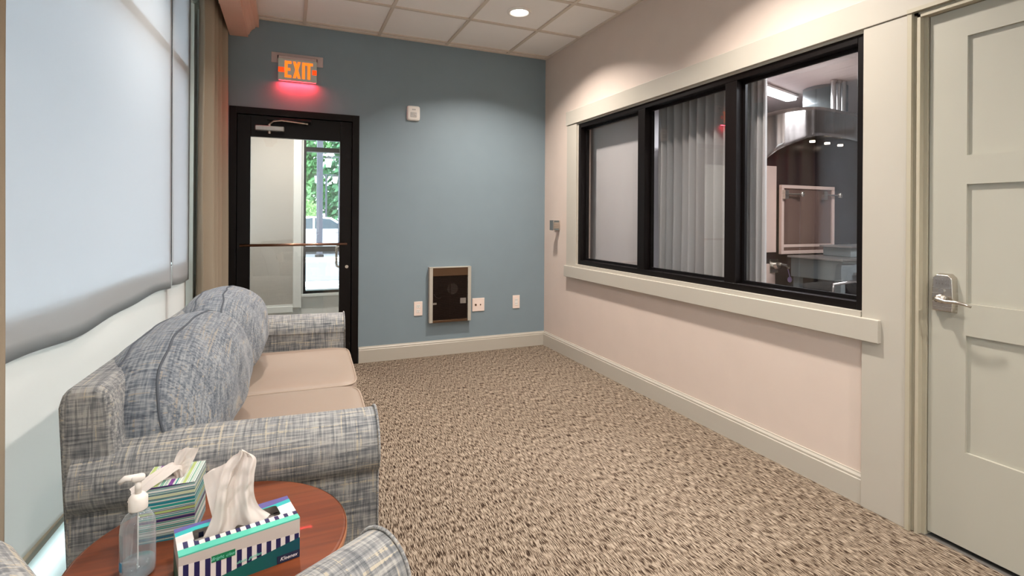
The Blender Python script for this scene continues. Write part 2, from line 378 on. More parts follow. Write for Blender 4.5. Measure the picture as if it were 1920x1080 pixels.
# black glass exit door
d1 = empty('door_1', (.058, D, 0)); struct(d1, 'black framed glass exit door with a bronze push bar in the blue wall', 'door')
def ebox(b, x0, x1, y0, y1, z0, z1): return b.box(x0-.058, x1-.058, y0, y1, z0, z1)
b = MB(); ebox(b, DX0+.001, -.387, -.012, .12, 0, DZ-.002); ebox(b, .498, DX1-.001, -.012, .12, 0, DZ-.002); ebox(b, -.387, .498, -.012, .12, 2.088, DZ-.002)
ebox(b, -.387, -.372, .05, .10, 0, 2.088); ebox(b, .483, .498, .05, .10, 0, 2.088); ebox(b, -.372, .483, .05, .10, 2.073, 2.088)
b.build('door_frame', 'black', d1, bevel=.002)
b = MB(); g = (-.288, .398, .43, 1.912)
ebox(b, -.384, g[0], .004, .048, .012, 2.084); ebox(b, g[1], .495, .004, .048, .012, 2.084); ebox(b, g[0], g[1], .004, .048, g[3], 2.084); ebox(b, g[0], g[1], .004, .048, .012, g[2])
b.build('door_leaf', 'black', d1, bevel=.003)
b = MB(); ebox(b, g[0], g[1], .022, .028, g[2], g[3]); b.build('pane', 'glass', d1)
b = MB(); b.tube([(-.358-.058, -.05, 1.035), (.455-.058, -.05, 1.037)], .011, 14)
for x in (-.345, .442): b.cyl((x-.058, -.05, 1.036), (x-.058, .006, 1.036), .009)
b.build('push_bar', 'bronze', d1, smooth=True)
b = MB(); b.tube([(.408-.058, .05, 1.02), (.385-.058, .10, 1.01), (.382-.058, .115, .99), (.382-.058, .115, .86), (.385-.058, .10, .84), (.408-.058, .05, .83)], .010, 10); b.build('pull_handle', 'chrome', d1, smooth=True)
b = MB(); b.cyl((.458-.058, .0, .84), (.458-.058, .008, .84), .014); b.build('lock_cylinder', 'chrome', d1)
b = MB(); ebox(b, -.255, -.04, -.055, .003, 1.958, 1.998); cl = b.build('closer_body', 'steel2', d1, bevel=.008)
b = MB(); b.cyl((-.15-.058, -.03, 1.958), (-.15-.058, -.03, 1.935), .012); b.cyl((-.15-.058, -.03, 1.998), (-.15-.058, -.03, 2.012), .012)
b.tube([(-.15-.058, -.03, 2.012), (-.12-.058, -.05, 2.035), (-.06-.058, -.05, 2.045), (.14-.058, -.03, 2.035)], .007, 8); b.build('spindle_arm', 'chrome', cl)
b = MB(); ebox(b, -.17, .165, -.04, .0, 2.048, 2.066); b.build('closer_track', 'black2', d1, bevel=.002)

# left window wall, a little off square
ROTL = -math.atan(.045)
def left(name, mb, mat, kind=None, label=None, cat=None, parent=None, **kw):
    if parent: return mb.build(name, mat, parent, **kw)
    o = mb.build(name, mat, loc=(-.6, D, 0), rotz=ROTL, **kw)
    if kind: o['kind'] = kind
    return tag(o, label, cat)
NY = -7.0
b = MB(); b.box(-.30, -.02, NY, .0, 0, .13); b.box(-.3, -.02, NY, 0, 2.80, H+.05); b.box(-.3, -.02, -.30, .0, .13, 2.8)
left('wall_left', b, 'winwhite', 'structure', 'pale surround of the tall window on the left', 'wall')
b = MB(); b.prism([(-.30, .13), (.085, .13), (.092, .137), (.085, .146), (.02, .152), (-.30, .158)], 'y', NY, -.004); b.box(-.02, .075, NY, -.004, 0, .13)
left('trim_6', b, 'winwhite', 'structure', 'pale low ledge under the tall left window', 'trim')
sw = empty('window_2', (-.6, D, 0), ROTL); struct(sw, 'tall storefront window along the left wall', 'window')
b = MB()
for y in (-1.13, -3.1, -4.9, -6.4): b.box(-.075, -.008, y-.028, y+.028, .20, 2.79); b.box(-.008, .010, y-.028, y+.028, 1.02, 2.79)
b.box(-.115, -.045, NY, -.66, .16, .20)
b.box(-.075, .013, NY, -.66, 2.185, 2.245); b.box(-.076, -.012, -.72, -.60, .20, 2.79); b.build('mullion', 'black2', sw)
MB().box(-.085, -.079, NY, -.30, .16, 2.79).build('pane', 'glass', sw)
b = MB(); b.box(-.02, .034, -.60, -.50, .158, 2.70); b.box(-.02, .058, -.50, -.42, .158, 2.70); b.box(-.02, .012, -.42, -.30, .158, 2.70); b.box(-.02, .02, -.60, -.30, 2.70, 2.745)
b.build('jamb', 'winwhite', sw, bevel=.004)
# shades: liner behind, two panels in front
def shade_panel(y0, y1, d, z0, z1, wob, seed):
    ny = max(6, int(abs(y1-y0)/.04))
    def f(u, v):
        y = y0+(y1-y0)*u; zb = z0+wob*(math.sin(y*4.1+seed)+.5*math.sin(y*9.7+seed*2)); z = zb+(z1-zb)*v
        curl = 0
        return (d+.006*math.sin(y*5+seed)*(1-v)+.012*curl, y, z)
    return MB().grid(f, ny, 40)
rs = empty('roller_shade', (-.6, D, 0), ROTL); tag(rs, 'low white translucent liner shade under the hanging shades at the left window', 'shade')
shade_panel(-.66, NY+.2, .004, .245, .97, 0, 0).build('liner', 'film', rs, smooth=True, solid=.001)
b = MB(); b.box(-.012, .012, NY+.2, -.66, .222, .247); b.build('bottom_rail', 'frame', rs, bevel=.003)
b = MB(); b.cyl((-.002, NY+.2, .98), (-.002, -.66, .98), .007); b.build('top_rail', 'winwhite', rs)
for y0, y1, sd, lab in ((-.645, -1.105, .4, 'narrow white hanging shade panel beside the tan curtain'), (-1.125, -5.6, 1.3, 'wide white hanging shade panel behind the grey sofa')):
    r2 = empty('hanging_shade', (-.6, D, 0), ROTL); tag(r2, lab, 'shade', 'hanging shade panels over the left window')
    shade_panel(y0, y1, .020, .85, 2.79, .010, sd).build('fabric', 'shade', r2, smooth=True, solid=.001)
    b = MB(); b.cyl((.034, y0, 2.815), (.034, y1, 2.815), .010); b.build('shade_tube', 'winwhite', r2)
# valance (cornice) under the ceiling along the window
prof = [(-.44, 2.70), (-.31, 2.703), (-.31, 2.722), (-.302, 2.726), (-.296, 2.742), (-.282, 2.764), (-.262, 2.778), (-.258, 2.790), (-.232, 2.792), (-.232, H-.002), (-.44, H-.002)]
b = MB(); b.prism(prof, 'y', YN, D-.002); struct(b.build('trim_7', 'valance'), 'peach coloured cornice box along the ceiling over the left window', 'trim')

# ---------------------------------------------------------------- lamps in the ceiling
def downlight(x, y, label, k=1.0, first=[None]):
    root = empty('ceiling_light', (x, y, H)); tag(root, label, 'ceiling light', 'round recessed ceiling lights')
    if first[0] is None:
        b = MB(); b.lathe([(.066, .011), (.068, .004), (.072, -.003), (.086, -.005), (.092, -.001), (.092, .011)], 40); a = b.build('trim_ring', 'white', root, smooth=True)
        b = MB(); b.lathe([(.0, .004), (.05, .0035), (.066, .006)], 40); c = b.build('lens', 'lampglow', root, smooth=True)
        first[0] = (a, c)
    else:
        for q in first[0]: c = q.copy(); C.objects.link(c); c.parent = root
    L = bpy.data.lights.new('lamp', 'AREA'); L.shape = 'DISK'; L.size = .13; L.energy = LAMP_W*k; L.color = LAMP_COL; L.spread = R(130)
    lo = bpy.data.objects.new('lamp', L); C.objects.link(lo); lo.location = (0, 0, -.008); lo.parent = root
    return root
downlight(1.63, 3.67, 'round recessed ceiling light near the blue wall')
for x, y, t in ((-.02, 3.06, 'round recessed ceiling light above the sofa'), (1.63, 1.84, 'round recessed ceiling light in front of the interior window'),
                (1.63, -.6, 'round recessed ceiling light near the cream door'), (.35, .0, 'round recessed ceiling light above the armchair')):
    downlight(x, y, t, 0.38 if x < 0 else .8 if x < 1 else 1.0)

# ================================================================= THINGS ON THE WALLS
M['exitorange'] = emis('exit_letters', (255, 112, 22), 1.2); M['exitred'] = emis('exit_light_strip', (255, 60, 70), 4)
M['acrylic'] = paint('clear_acrylic', (196, 200, 190), .2, var=0); M['pinkwhite'] = paint('sign_plate_enamel', (196, 176, 172), .5, var=.02)
ex = empty('exit_sign', (.058, D, 2.48)); tag(ex, 'red lit EXIT sign on a white plate above the black door', 'exit sign')
b = MB(); b.box(-.198, .198, -.006, 0, .045, .13); b.build('wall_plate', 'pinkwhite', ex, bevel=.002)
b = MB(); b.box(-.152, .152, -.009, -.006, .078, .108); b.build('slot', 'darkhole', ex, bevel=.001)
b = MB(); b.cyl((-.145, -.03, .090), (.145, -.03, .090), .012); b.box(-.145, .145, -.045, -.009, .078, .096); b.build('lamp_housing', 'pinkwhite', ex, bevel=.003)
b = MB(); b.box(-.148, .148, -.036, -.028, -.098, .08); b.build('sign_panel', 'acrylic', ex, bevel=.003)
def letter_boxes(b, ch, x, w, h):
    s = .021; z0 = -h/2; y0, y1 = -.0385, -.0361
    B = lambda x0, x1, a, c: b.box(x+x0, x+x1, y0, y1, z0+a, z0+c)
    if ch == 'E': B(0, s, 0, h); B(s, w, 0, s); B(s, w, h-s, h); B(s, w*.85, h/2-s/2, h/2+s/2)
    if ch == 'I': B(0, s, 0, h)
    if ch == 'T': B(0, w, h-s, h); B(w/2-s/2, w/2+s/2, 0, h-s)
    if ch == 'X':
        for sg in (1, -1):
            p = [(x, z0), (x+s, z0), (x+w, z0+h), (x+w-s, z0+h)] if sg > 0 else [(x+w-s, z0), (x+w, z0), (x+s, z0+h), (x, z0+h)]
            b.prism(p, 'y', y0 - (.0002 if sg > 0 else 0), y1)
b = MB(); hh = .135
for ch, x, w in (('E', -.098, .05), ('X', -.036, .058), ('I', .034, .02), ('T', .056, .06)): letter_boxes(b, ch, x, w, hh)
o = b.build('letters', 'exitorange', ex); o.location.z = -.008
M['exitarrow'] = emis('exit_arrow', (255, 70, 10), .9)
for q in ((-.146, -.103), (.112, .146)): b = MB(); b.box(q[0], q[1], -.0385, -.0361, -.035, .005); b.build('arrow_block', 'exitarrow', ex)
b = MB(); b.box(-.14, .14, -.034, -.022, -.102, -.0985); b.build('light_strip', 'exitred', ex)
L = bpy.data.lights.new('exit_lamp', 'AREA'); L.shape = 'RECTANGLE'; L.size = .27; L.size_y = .012; L.energy = 2.4; L.color = (1, .03, .05); L.spread = R(180)
lo = bpy.data.objects.new('exit_lamp', L); C.objects.link(lo); lo.location = (0, -.028, -.104); lo.parent = ex
ww = empty('smoke_alarm', (1.024, D, 2.205)); tag(ww, 'small white wall alarm unit high on the blue wall', 'alarm')
b = MB(); b.squad((.118, .05, .134), (7, 3, 7), (0, -.006, 0), 14); b.build('housing', 'white', ww, smooth=True)
b = MB(); b.box(-.030, .026, -.036, -.029, -.038, .006); b.build('sounder_panel', 'steel2', ww, bevel=.002)
MB().box(-.016, .016, -.034, -.029, .026, .036).build('test_button', 'steel2', ww)
for k in range(3):
    for q in ((-.058, -.05), (.05, .058)): MB().box(q[0], q[1], -.022, -.016, -.012+k*.014, -.006+k*.014).build('vent_slot', 'steel2', ww)
b = MB(); b.squad((.012, .01, .012), 2, (.012, -.037, -.018), 6); b.build('indicator', 'white', ww, smooth=True)
# wall heater
ht = empty('wall_heater', (1.372, D, .306)); tag(ht, 'recessed wall heater with a dark grille between the outlets on the blue wall', 'heater')
M['grille'] = paint('heater_grille', (44, 32, 26), .3, metal=.6, var=.3, scale=30); M['bronzepanel'] = paint('bronze_panel', (92, 68, 48), .35, metal=.5)
b = MB(); b.box(-.188, .188, -.004, 0, .012, .50); b.build('back_plate', 'darkhole', ht)
for s in (-1, 1): MB().box(s*.183-.016, s*.183+.016, -.048, 0, 0, .505).build('side_rail', 'trim', ht, bevel=.003)
MB().box(-.167, .167, -.046, -.004, .425, .50).build('top_panel', 'bronzepanel', ht, bevel=.002)
MB().box(-.167, .167, -.046, -.004, .0, .022).build('bottom_rail', 'bronzepanel', ht, bevel=.002)
MB().box(-.199, .199, -.048, 0, .500, .507).build('top_lip', 'trim', ht)
b = MB()
for k in range(48): z = .026+k*.0083; b.box(-.167, .167, -.040, -.034, z, z+.0048)
b.box(-.004, .004, -.034, -.03, .022, .425); b.build('grille', 'grille', ht)
MB().box(.095, .150, -.0415, -.0395, .165, .215).build('rating_plate', 'steel2', ht); MB().box(-.164, -.13, -.0415, -.0395, .165, .183).build('label_plate', 'steel2', ht)
b = MB(); b.tube([(-.10+.05*math.sin(a), -.012, .26-.06*math.cos(a)+.02) for a in [k*.15-1.2 for k in range(12)]], .004, 6); b.build('fan_guard', 'steel2', ht)
b = MB(); b.cyl((.03, -.004, .30), (.03, -.016, .30), .05, n=24); b.build('fan_hub', 'steel2', ht)
def outlet(x, z, w, h, label, kind):
    r = empty('wall_outlet', (x, D, z)); tag(r, label, 'outlet', 'almond cover plates on the blue wall')
    MB().box(-w/2, w/2, -.007, 0, -h/2, h/2).build('cover_plate', 'almond', r, bevel=.0025)
    if kind == 'duplex':
        for dz in (-.022, .022):
            MB().box(-.017, .017, -.009, -.0065, dz-.015, dz+.015).build('socket', 'white', r, bevel=.002)
            b = MB()
            for dx in (-.007, .007): b.box(dx-.0012, dx+.0012, -.0095, -.0089, dz, dz+.008)
            b.build('slot', 'darkhole', r); b = MB(); b.cyl((0, -.0095, dz-.007), (0, -.0089, dz-.007), .0022, n=8); b.build('ground_hole', 'darkhole', r)
    elif kind == 'jack':
        for dx, rr in ((-.028, .010), (.02, .006)):
            b = MB(); b.cyl((dx, -.010, 0), (dx, -.0068, 0), rr, n=16); b.build('jack', M['bronzepanel'], r)
    else:
        MB().box(-.017, .017, -.0095, -.0065, -.034, .034).build('socket', 'white', r, bevel=.002)
        for dx in (-.007, .007):
            for dz in (-.02, .014): MB().box(dx-.0012, dx+.0012, -.0100, -.0094, dz, dz+.009).build('slot', 'darkhole', r)
outlet(1.081, .44, .078, .128, 'almond duplex outlet left of the wall heater', 'duplex')
outlet(1.659, .442, .122, .124, 'square almond jack plate just right of the wall heater', 'jack')
outlet(2.052, .447, .075, .128, 'almond outlet nearest the room corner', 'decora')
# chrome door holder on beige wall
hb = empty('wall_stop_bracket', (XR, 4.33, 1.20)); tag(hb, 'small satin metal bracket on the beige wall left of the window', 'bracket')
MB().box(-.010, 0, .005, .105, -.045, .047).build('mounting_plate', 'chrome', hb, bevel=.002)
b = MB(); b.box(-.085, -.008, -.005, .03, -.03, .03); b.build('arm', 'chrome', hb, bevel=.003)
MB().box(-.095, -.085, -.035, .032, -.045, .05).build('face_plate', 'steel2', hb, bevel=.002)
MB().box(-.010, -.005, .055, .075, -.03, .02).build('latch', 'darkhole', hb)

# curtains
def curtain(name, label, p0, p1, amp, folds, z0, z1, mat, group=None, gather=0, seed=0, cat='curtain', axis=None, thick=.003):
    p0, p1 = Vector(p0), Vector(p1); d = p1-p0; L = d.length; t = d.normalized(); nrm = Vector((-t.y, t.x, 0)); n = folds*14
    rnd = random.Random(seed); ph = [rnd.uniform(-.5, .5) for _ in range(folds+2)]; am = [rnd.uniform(.6, 1.1) for _ in range(folds+2)]
    def f(u, v):
        k = u*folds; i = int(k); fr = k-i; aa = am[i]*(1-fr)+am[min(i+1, folds+1)]*fr; pp = ph[i]*(1-fr)+ph[min(i+1, folds+1)]*fr
        s = (u-.5)*(1-gather*v)+.5
        wob = .15*math.sin(3*v*PI+seed+u*4)
        q = p0+t*(s*L)+nrm*(amp*aa*math.sin(2*PI*(k)+pp+wob)*(1-.3*v))
        return (q.x, q.y, z0+(z1-z0)*v)
    o = MB().grid(f, n, 24).build(name, mat, smooth=True, solid=thick); tag(o, label, cat, group); return o
curtain('window_curtain', 'tan floor length curtain bunched beside the black exit door', (-.530, 3.97, 0), (-.485, 4.62, 0), .062, 4, .03, 2.84, 'curtain', 'tan curtains at the left window', 0, 3)
curtain('window_curtain', 'tan curtain at the near end of the left window, behind the armchair', (-.665, 1.10, 0), (-.640, 1.655, 0), .020, 5, .16, 2.84, 'curtain', 'tan curtains at the left window', 0, 5)

# ================================================================= SEATING
def arm_profile(W=.22, Ht=.65, out=1):
    """y outward negative; inner side at y=W"""
    p = [(W, .10), (W, Ht-.10)]
    for k in range(0, 19):
        a = PI*(-.02+k/18*1.22); p.append((W/2+(W/2+.005)*math.cos(a), Ht-.095+.095*math.sin(a)))
    p += [(.035, Ht-.165), (.040, Ht-.20), (.040, .10)]
    return p
def make_seat(name, label, cat, nseat, sw, depth, Ht, backh, loc, rotz, group=None, aw=.22, pillow=True):
    root = empty(name, loc, rotz); tag(root, label, cat, group)
    Ltot = nseat*sw+2*aw; prof = arm_profile(aw, Ht)
    for side in (0, 1):
        b = MB(); NX = 16; rings = []
        pr = [(y, z) if side == 0 else (Ltot-y, z) for y, z in prof]
        for i in range(NX+1):
            x = .02+(depth-.03)*i/NX
            dz = .012*math.cos(i/NX*PI)*.5
            rings.append([b.bm.verts.new((x, y, z+(dz if z > .4 else 0))) for y, z in pr])
        for A, B in zip(rings, rings[1:]):
            for k in range(len(A)): b.bm.faces.new((A[k], B[k], B[(k+1) % len(A)], A[(k+1) % len(A)]))
        b.bm.faces.new(rings[0]); b.bm.faces.new(rings[-1][::-1])
        arm = b.build('arm', 'weave', root, bevel=.02); smooth_angle(arm, 50)
        b = MB(); xx = depth-.014; b.tube([(xx, y, z-.002) for y, z in pr], .004, 6); b.build('piping', 'weave', arm, smooth=True)
    # back frame: slab leaning back, rounded
    b = MB(); n = 20; prf = [(.015, .10), (-.015, backh-.05), (-.006, backh-.012), (.015, backh), (.07, backh), (.095, backh-.012), (.105, backh-.05), (.17, .30), (.20, .10)]
    b.prism(prf, 'y', .035, Ltot-.035); bk = b.build('back_frame', 'weave', root, bevel=.03)
    b = MB(); b.box(.20, depth-.06, aw, Ltot-aw, .10, .34); b.box(depth-.06, depth-.01, aw, Ltot-aw, .10, .34); b.build('base_rail', 'weave', root, bevel=.01)
    for k in range(nseat):
        y0 = aw+k*sw
        b = MB(); b.squad((depth-.19, sw-.006, .135), (9, 9, 4), (.20+(depth-.19)/2, y0+sw/2, .404), 18)
        sc = b.build('seat_cushion', 'tan', root, smooth=True)
        for zz in (.449, .360):
            b = MB(); pts = []; a_, c_ = (depth-.19)/2*.985, (sw-.006)/2*.985
            for q in range(72):
                th = 2*PI*q/72; cs, sn = math.cos(th), math.sin(th); e = 2/9
                pts.append((.20+(depth-.19)/2+a_*math.copysign(abs(cs)**e, cs), y0+sw/2+c_*math.copysign(abs(sn)**e, sn), zz))
            b.tube(pts, .005, 6, closed=True); b.build('piping', 'tanpipe', sc, smooth=True)
        if not pillow:
            b = MB(); b.squad((.12, sw-.01, .25), (4, 7, 5), (.215, y0+sw/2, .595), 14); b.build('back_cushion', 'weave', root, smooth=True); continue
        # plump back cushion with boxed seams
        rnd = random.Random(k+3)
        def lump(q, k=k):
            x, y, z = q; w = .010*math.sin(9*z+3*y+k)+.006*math.sin(17*z-8*y+k*2)+.004*math.sin(31*y+13*z)
            sag = -.02*(z < -.12)*abs(z+.12)
            # the crown bulges in the middle
            return Vector((x*(1-.10*(abs(z)/.24)**2)+w*(1 if abs(x) > .03 else .4), y*(1-.05*max(0, z)/.24), z))
        tl = Matrix.Translation((.175, y0+sw/2-(.115 if k == 0 else .03), .672)) @ Matrix.Rotation(R(-6 if k == 0 else -2), 4, 'Z') @ Matrix.Rotation(R(-14), 4, 'Y') @ Matrix.Rotation(R(5 if k == 0 else 2), 4, 'X')
        b = MB(); b.squad((.38, sw+.04, .45), (2.3, 2.7, 2.5), (0, 0, 0), 30, lump)
        bmesh.ops.transform(b.bm, matrix=tl, verts=b.bm.verts[:]); bc = b.build('back_cushion', 'weave2', root, smooth=True)
        for xo in (-.05, .075):
            b = MB(); pts = []
            for q in range(96):
                th = 2*PI*q/96; cs, sn = math.cos(th), math.sin(th)
                f = (1-abs(xo/.19)**2.3)
                y_, z_ = cs*(sw+.04)/2, sn*.225; t_ = 1.0; lo, hi = .3, 1.6
                for _ in range(24):
                    t_ = (lo+hi)/2
                    if abs(cs*t_)**2.7+abs(sn*t_)**2.5 > f: hi = t_
                    else: lo = t_
                y_ *= t_; z_ *= t_; p = lump(Vector((xo, y_, z_))); p.x = p.x
                pts.append(tl @ (p*1.0))
            b.tube(pts, .0038, 6, closed=True); b.build('seam', 'seam', bc, smooth=True)
    for x in (.06, depth-.09):
        for y in (.09, Ltot-.09): b = MB(); b.cyl((x, y, 0), (x, y, .10), .018, .028, 16); b.build('leg', 'darkwood', root)
    return root
make_seat('loveseat', 'blue grey woven loveseat with tan seat cushions beside the window', 'sofa', 2, .79, .80, .655, .82, (-.53, 1.630, 0), -R(2.2))
# armchair angled, near the camera
A = R(33); ux = Vector((math.cos(A), math.sin(A), 0)); vy = Vector((-math.sin(A), math.cos(A), 0))
DEP = .67; org = ux*(.757-DEP) + vy*.89      # far outer rear corner; local y runs away from camera so start at the near arm
Wc = .46+.31; o0 = org - vy*Wc
make_seat('armchair', 'blue grey woven armchair in the foreground beside the side table', 'armchair', 1, .46, DEP, .625, .895, (o0.x, o0.y, 0), A, aw=.155, pillow=False)

# ================================================================= SIDE TABLE AND WHAT IS ON IT
TZ = .53; TC = (-.145, 1.336)
tb = empty('side_table', (TC[0], TC[1], 0)); tag(tb, 'round cherry wood side table between the loveseat and the armchair', 'table')
b = MB(); b.lathe([(0, TZ), (.272, TZ), (.276, TZ-.002)], 96); b.lathe([(.278, TZ-.004), (.278, TZ-.02), (.272, TZ-.024), (0, TZ-.024)], 96)
b.lathe([(.276, TZ-.002), (.278, TZ-.004)], 96); bmesh.ops.remove_doubles(b.bm, verts=b.bm.verts[:], dist=1e-5); tt = b.build('table_top', 'wood', tb)
b = MB(); b.lathe([(.2785, TZ-.003), (.2800, TZ-.005), (.2800, TZ-.019), (.2785, TZ-.021), (.2785, TZ-.003)], 96); b.build('edge_band', 'woodedge', tt, smooth=True)
b = MB(); b.lathe([(.0, TZ-.024), (.06, TZ-.024), (.03, TZ-.06), (.022, .30), (.026, .10), (.06, .06), (0, .05)], 24); b.build('pedestal', 'darkwood', tb, smooth=True)
for k in range(4):
    a = k*PI/2+.5; b = MB(); b.tube([(.03*math.cos(a), .03*math.sin(a), .09), (.12*math.cos(a), .12*math.sin(a), .06), (.20*math.cos(a), .20*math.sin(a), .015)], [.02, .016, .012], 10); b.build('leg', 'darkwood', tb, smooth=True)

# large tissue box
def flat_box_mat():
    t = NT('flat_tissue_box_print'); X, Y, Z = t.xyz(); N = t.math
    white, navy, mint, teal, purple, dkgreen = [lin(c) for c in ((232, 226, 222), (34, 34, 84), (92, 200, 176), (40, 178, 178), (92, 86, 150), (10, 96, 84))]
    xn = N('DIVIDE', X, .222)
    stripe = N('GREATER_THAN', N('FRACT', N('MULTIPLY', X, 1/.0185)), .55)
    st = t.mix(stripe, white, navy)
    # top face
    lo = N('MULTIPLY_ADD', xn, -.004, .022); hi = N('MULTIPLY_ADD', xn, -.016, .048)
    top = t.mix(N('GREATER_THAN', Y, lo), mint, st); top = t.mix(N('GREATER_THAN', Y, hi), top, white)
    wav = N('MULTIPLY_ADD', N('SINE', N('MULTIPLY', X, 30)), .006, .074)
    top = t.mix(N('GREATER_THAN', Y, wav), top, teal); top = t.mix(N('GREATER_THAN', Y, N('ADD', wav, .016)), top, purple)
    # front face
    g = N('MULTIPLY_ADD', xn, .034, .008); s_hi = N('MULTIPLY_ADD', xn, -.014, .066)
    stripe2 = N('GREATER_THAN', N('FRACT', N('MULTIPLY_ADD', X, 1/.0185, .1)), .5)
    fr = t.mix(stripe2, white, navy); fr = t.mix(N('GREATER_THAN', Z, s_hi), fr, lin((205, 196, 188)))
    gr = t.mix(xn, lin((14, 116, 92)), lin((8, 78, 92))); fr = t.mix(N('LESS_THAN', Z, g), fr, gr)
    fr = t.mix(N('GREATER_THAN', Z, .0822), fr, mint)
    istop = N('GREATER_THAN', Z, .0848)
    col = t.mix(istop, fr, top)
    side = t.mix(N('GREATER_THAN', Z, .05), dkgreen, lin((190, 182, 176)))
    isside = N('MAXIMUM', N('GREATER_THAN', X, .2218), N('LESS_THAN', X, .0002)); isside = N('MULTIPLY', isside, N('SUBTRACT', 1, istop))
    col = t.mix(isside, col, side); t.l(col, t.b.inputs['Base Color']); t.b.inputs['Roughness'].default_value = .45
    return t.m
M['flatbox'] = flat_box_mat(); M['mintprint'] = paint('mint_print', (130, 214, 190), .5, var=0); M['greenprint'] = paint('green_print', (24, 128, 84), .5, var=0); M['whiteprint'] = paint('white_print', (240, 238, 240), .5, var=0)
M['kraft'] = paint('grey_cardboard', (138, 122, 116), .8)
def tissue_box(bx, by, bz, hole, mat):
    b = MB(); bm = b.bm
    g = bmesh.ops.create_cube(bm, size=1)['verts']; bmesh.ops.transform(bm, matrix=Matrix.Translation((bx/2, by/2, bz/2)) @ Matrix.Diagonal((bx, by, bz, 1)), verts=g)
    f = [f for f in bm.faces if f.normal.z > .9 or all(abs(v.co.z-bz) < 1e-6 for v in f.verts)][0]
    bm.faces.remove(f); x0, x1, y0, y1 = hole
    import math as _m
    inner = []; rc = min(x1-x0, y1-y0)*.12
    for (cx, cy, a0) in ((x1-rc, y1-rc, 0), (x0+rc, y1-rc, 90), (x0+rc, y0+rc, 180), (x1-rc, y0+rc, 270)):
        for k in range(5): a = R(a0+90*k/4); inner.append((cx+rc*math.cos(a), cy+rc*math.sin(a)))
    I = [bm.verts.new((x, y, bz)) for x, y in inner]; J = [bm.verts.new((x, y, bz-.0015)) for x, y in inner]
    cor = {k: v for v in bm.verts if abs(v.co.z-bz) < 1e-6 and v not in I for k in [(v.co.x > bx/2, v.co.y > by/2)]}
    O = [cor[(True, True)], cor[(False, True)], cor[(False, False)], cor[(True, False)]]
    for q in range(4):
        ring = I[q*5:q*5+5]; nxt = I[(q*5+5) % 20]
        bm.faces.new([O[q]]+ring[:]) if False else None
        for k in range(4): bm.faces.new((O[q], ring[k+1], ring[k]))
        bm.faces.new((O[q], O[(q+1) % 4], nxt, ring[4]))
    n = len(I)
    for k in range(n): bm.faces.new((I[k], I[(k+1) % n], J[(k+1) % n], J[k]))
    return b
BA = math.atan2(.053, .216)
tbx = empty('tissue_box', (-.190, 1.158, TZ), BA); tag(tbx, 'flat green, white and navy striped tissue box at the front of the side table', 'tissue box')
tissue_box(.222, .108, .085, (.030, .192, .036, .082), 'flatbox').build('carton', 'flatbox', tbx)
MB().box(.006, .216, .006, .102, .002, .055).build('tissue_stack', 'tissue', tbx)
MB().box(.176, .2215, -.0009, -.0002, .001, .017).build('logo_panel', 'navy', tbx)
text('brand_lettering', 'Kleenex', .0105, 'whiteprint', tbx, Matrix.Translation((.199, -.0012, .009)) @ FRONT, .0002, shear=.3)
MB().box(.055, .097, -.0009, -.0002, .052, .0645).build('slogan_panel', 'greenprint', tbx)
text('slogan_lettering', 'Bright, clean', .0088, 'mintprint', tbx, Matrix.Translation((.076, -.0012, .058)) @ FRONT, .0002, shear=.5)
text('slogan_lettering', 'doux, garden', .0088, 'mintprint', tbx, Matrix.Translation((.122, -.0012, .036)) @ Matrix.Rotation(R(-4), 4, 'Y') @ FRONT, .0002, shear=.5)
# tissues
def sheet(path_l, path_r, fold, nf, thick=.0006, sub=28, seed=0, depthf=None):
    """path_l / path_r: lists of 3-D points bottom to top; the sheet spans between them with folds across"""
    def at(P, v):
        k = v*(len(P)-1); i = min(int(k), len(P)-2); f = k-i
        p = [Vector(q) for q in P]; a = p[max(i-1, 0)]; b_ = p[i]; c = p[i+1]; d = p[min(i+2, len(P)-1)]
        return .5*((2*b_)+(c-a)*f+(2*a-5*b_+4*c-d)*f*f+(-a+3*b_-3*c+d)*f**3)
    def f(u, v):
        L, Rr = at(path_l, v), at(path_r, v); q = L.lerp(Rr, u); w = (Rr-L); nrm = Vector((-w.y, w.x, 0))
        nrm = nrm.normalized() if nrm.length > 1e-6 else Vector((0, 1, 0))
        amp = fold*(1.1-.5*v)*math.sin(PI*min(1, max(0, u)))**.5
        q = q+nrm*(amp*math.sin(2*PI*nf*u+3.0*math.sin(2.6*v+seed)+seed)+.45*amp*math.sin(2*PI*nf*2.3*u-5*v+seed*2)+.08*amp*math.sin(2*PI*nf*5.1*u+7*v*(1+u)+seed)+.22*amp*math.sin(11*u-17*v+4*math.sin(7*v))+.25*fold*math.sin(9*v+6*u+seed))
        q.z += fold*.25*math.sin(7*u+seed+4*v)
        return q
    return MB().grid(f, sub*2, sub*2)
ts = empty('tissue', (-.1945, 1.163, TZ), BA); tag(ts, 'tall crumpled white tissue standing out of the flat striped box', 'tissue')
sheet([(.050, .050, .072), (.066, .055, .105), (.075, .058, .16), (.088, .060, .205), (.102, .060, .225), (.116, .058, .2335)],
      [(.180, .056, .074), (.158, .058, .098), (.146, .058, .135), (.1465, .058, .175), (.150, .058, .212), (.126, .058, .2335)], .013, 1.6, seed=.8).build('front_ply', 'tissue', ts, smooth=True)
sheet([(.075, .064, .075), (.066, .066, .115), (.058, .068, .155), (.052, .070, .190), (.052, .070, .197)],
      [(.110, .066, .075), (.110, .068, .115), (.112, .070, .155), (.112, .070, .205), (.106, .070, .214)], .004, .8, seed=2.1).build('back_ply', 'tissue', ts, smooth=True)
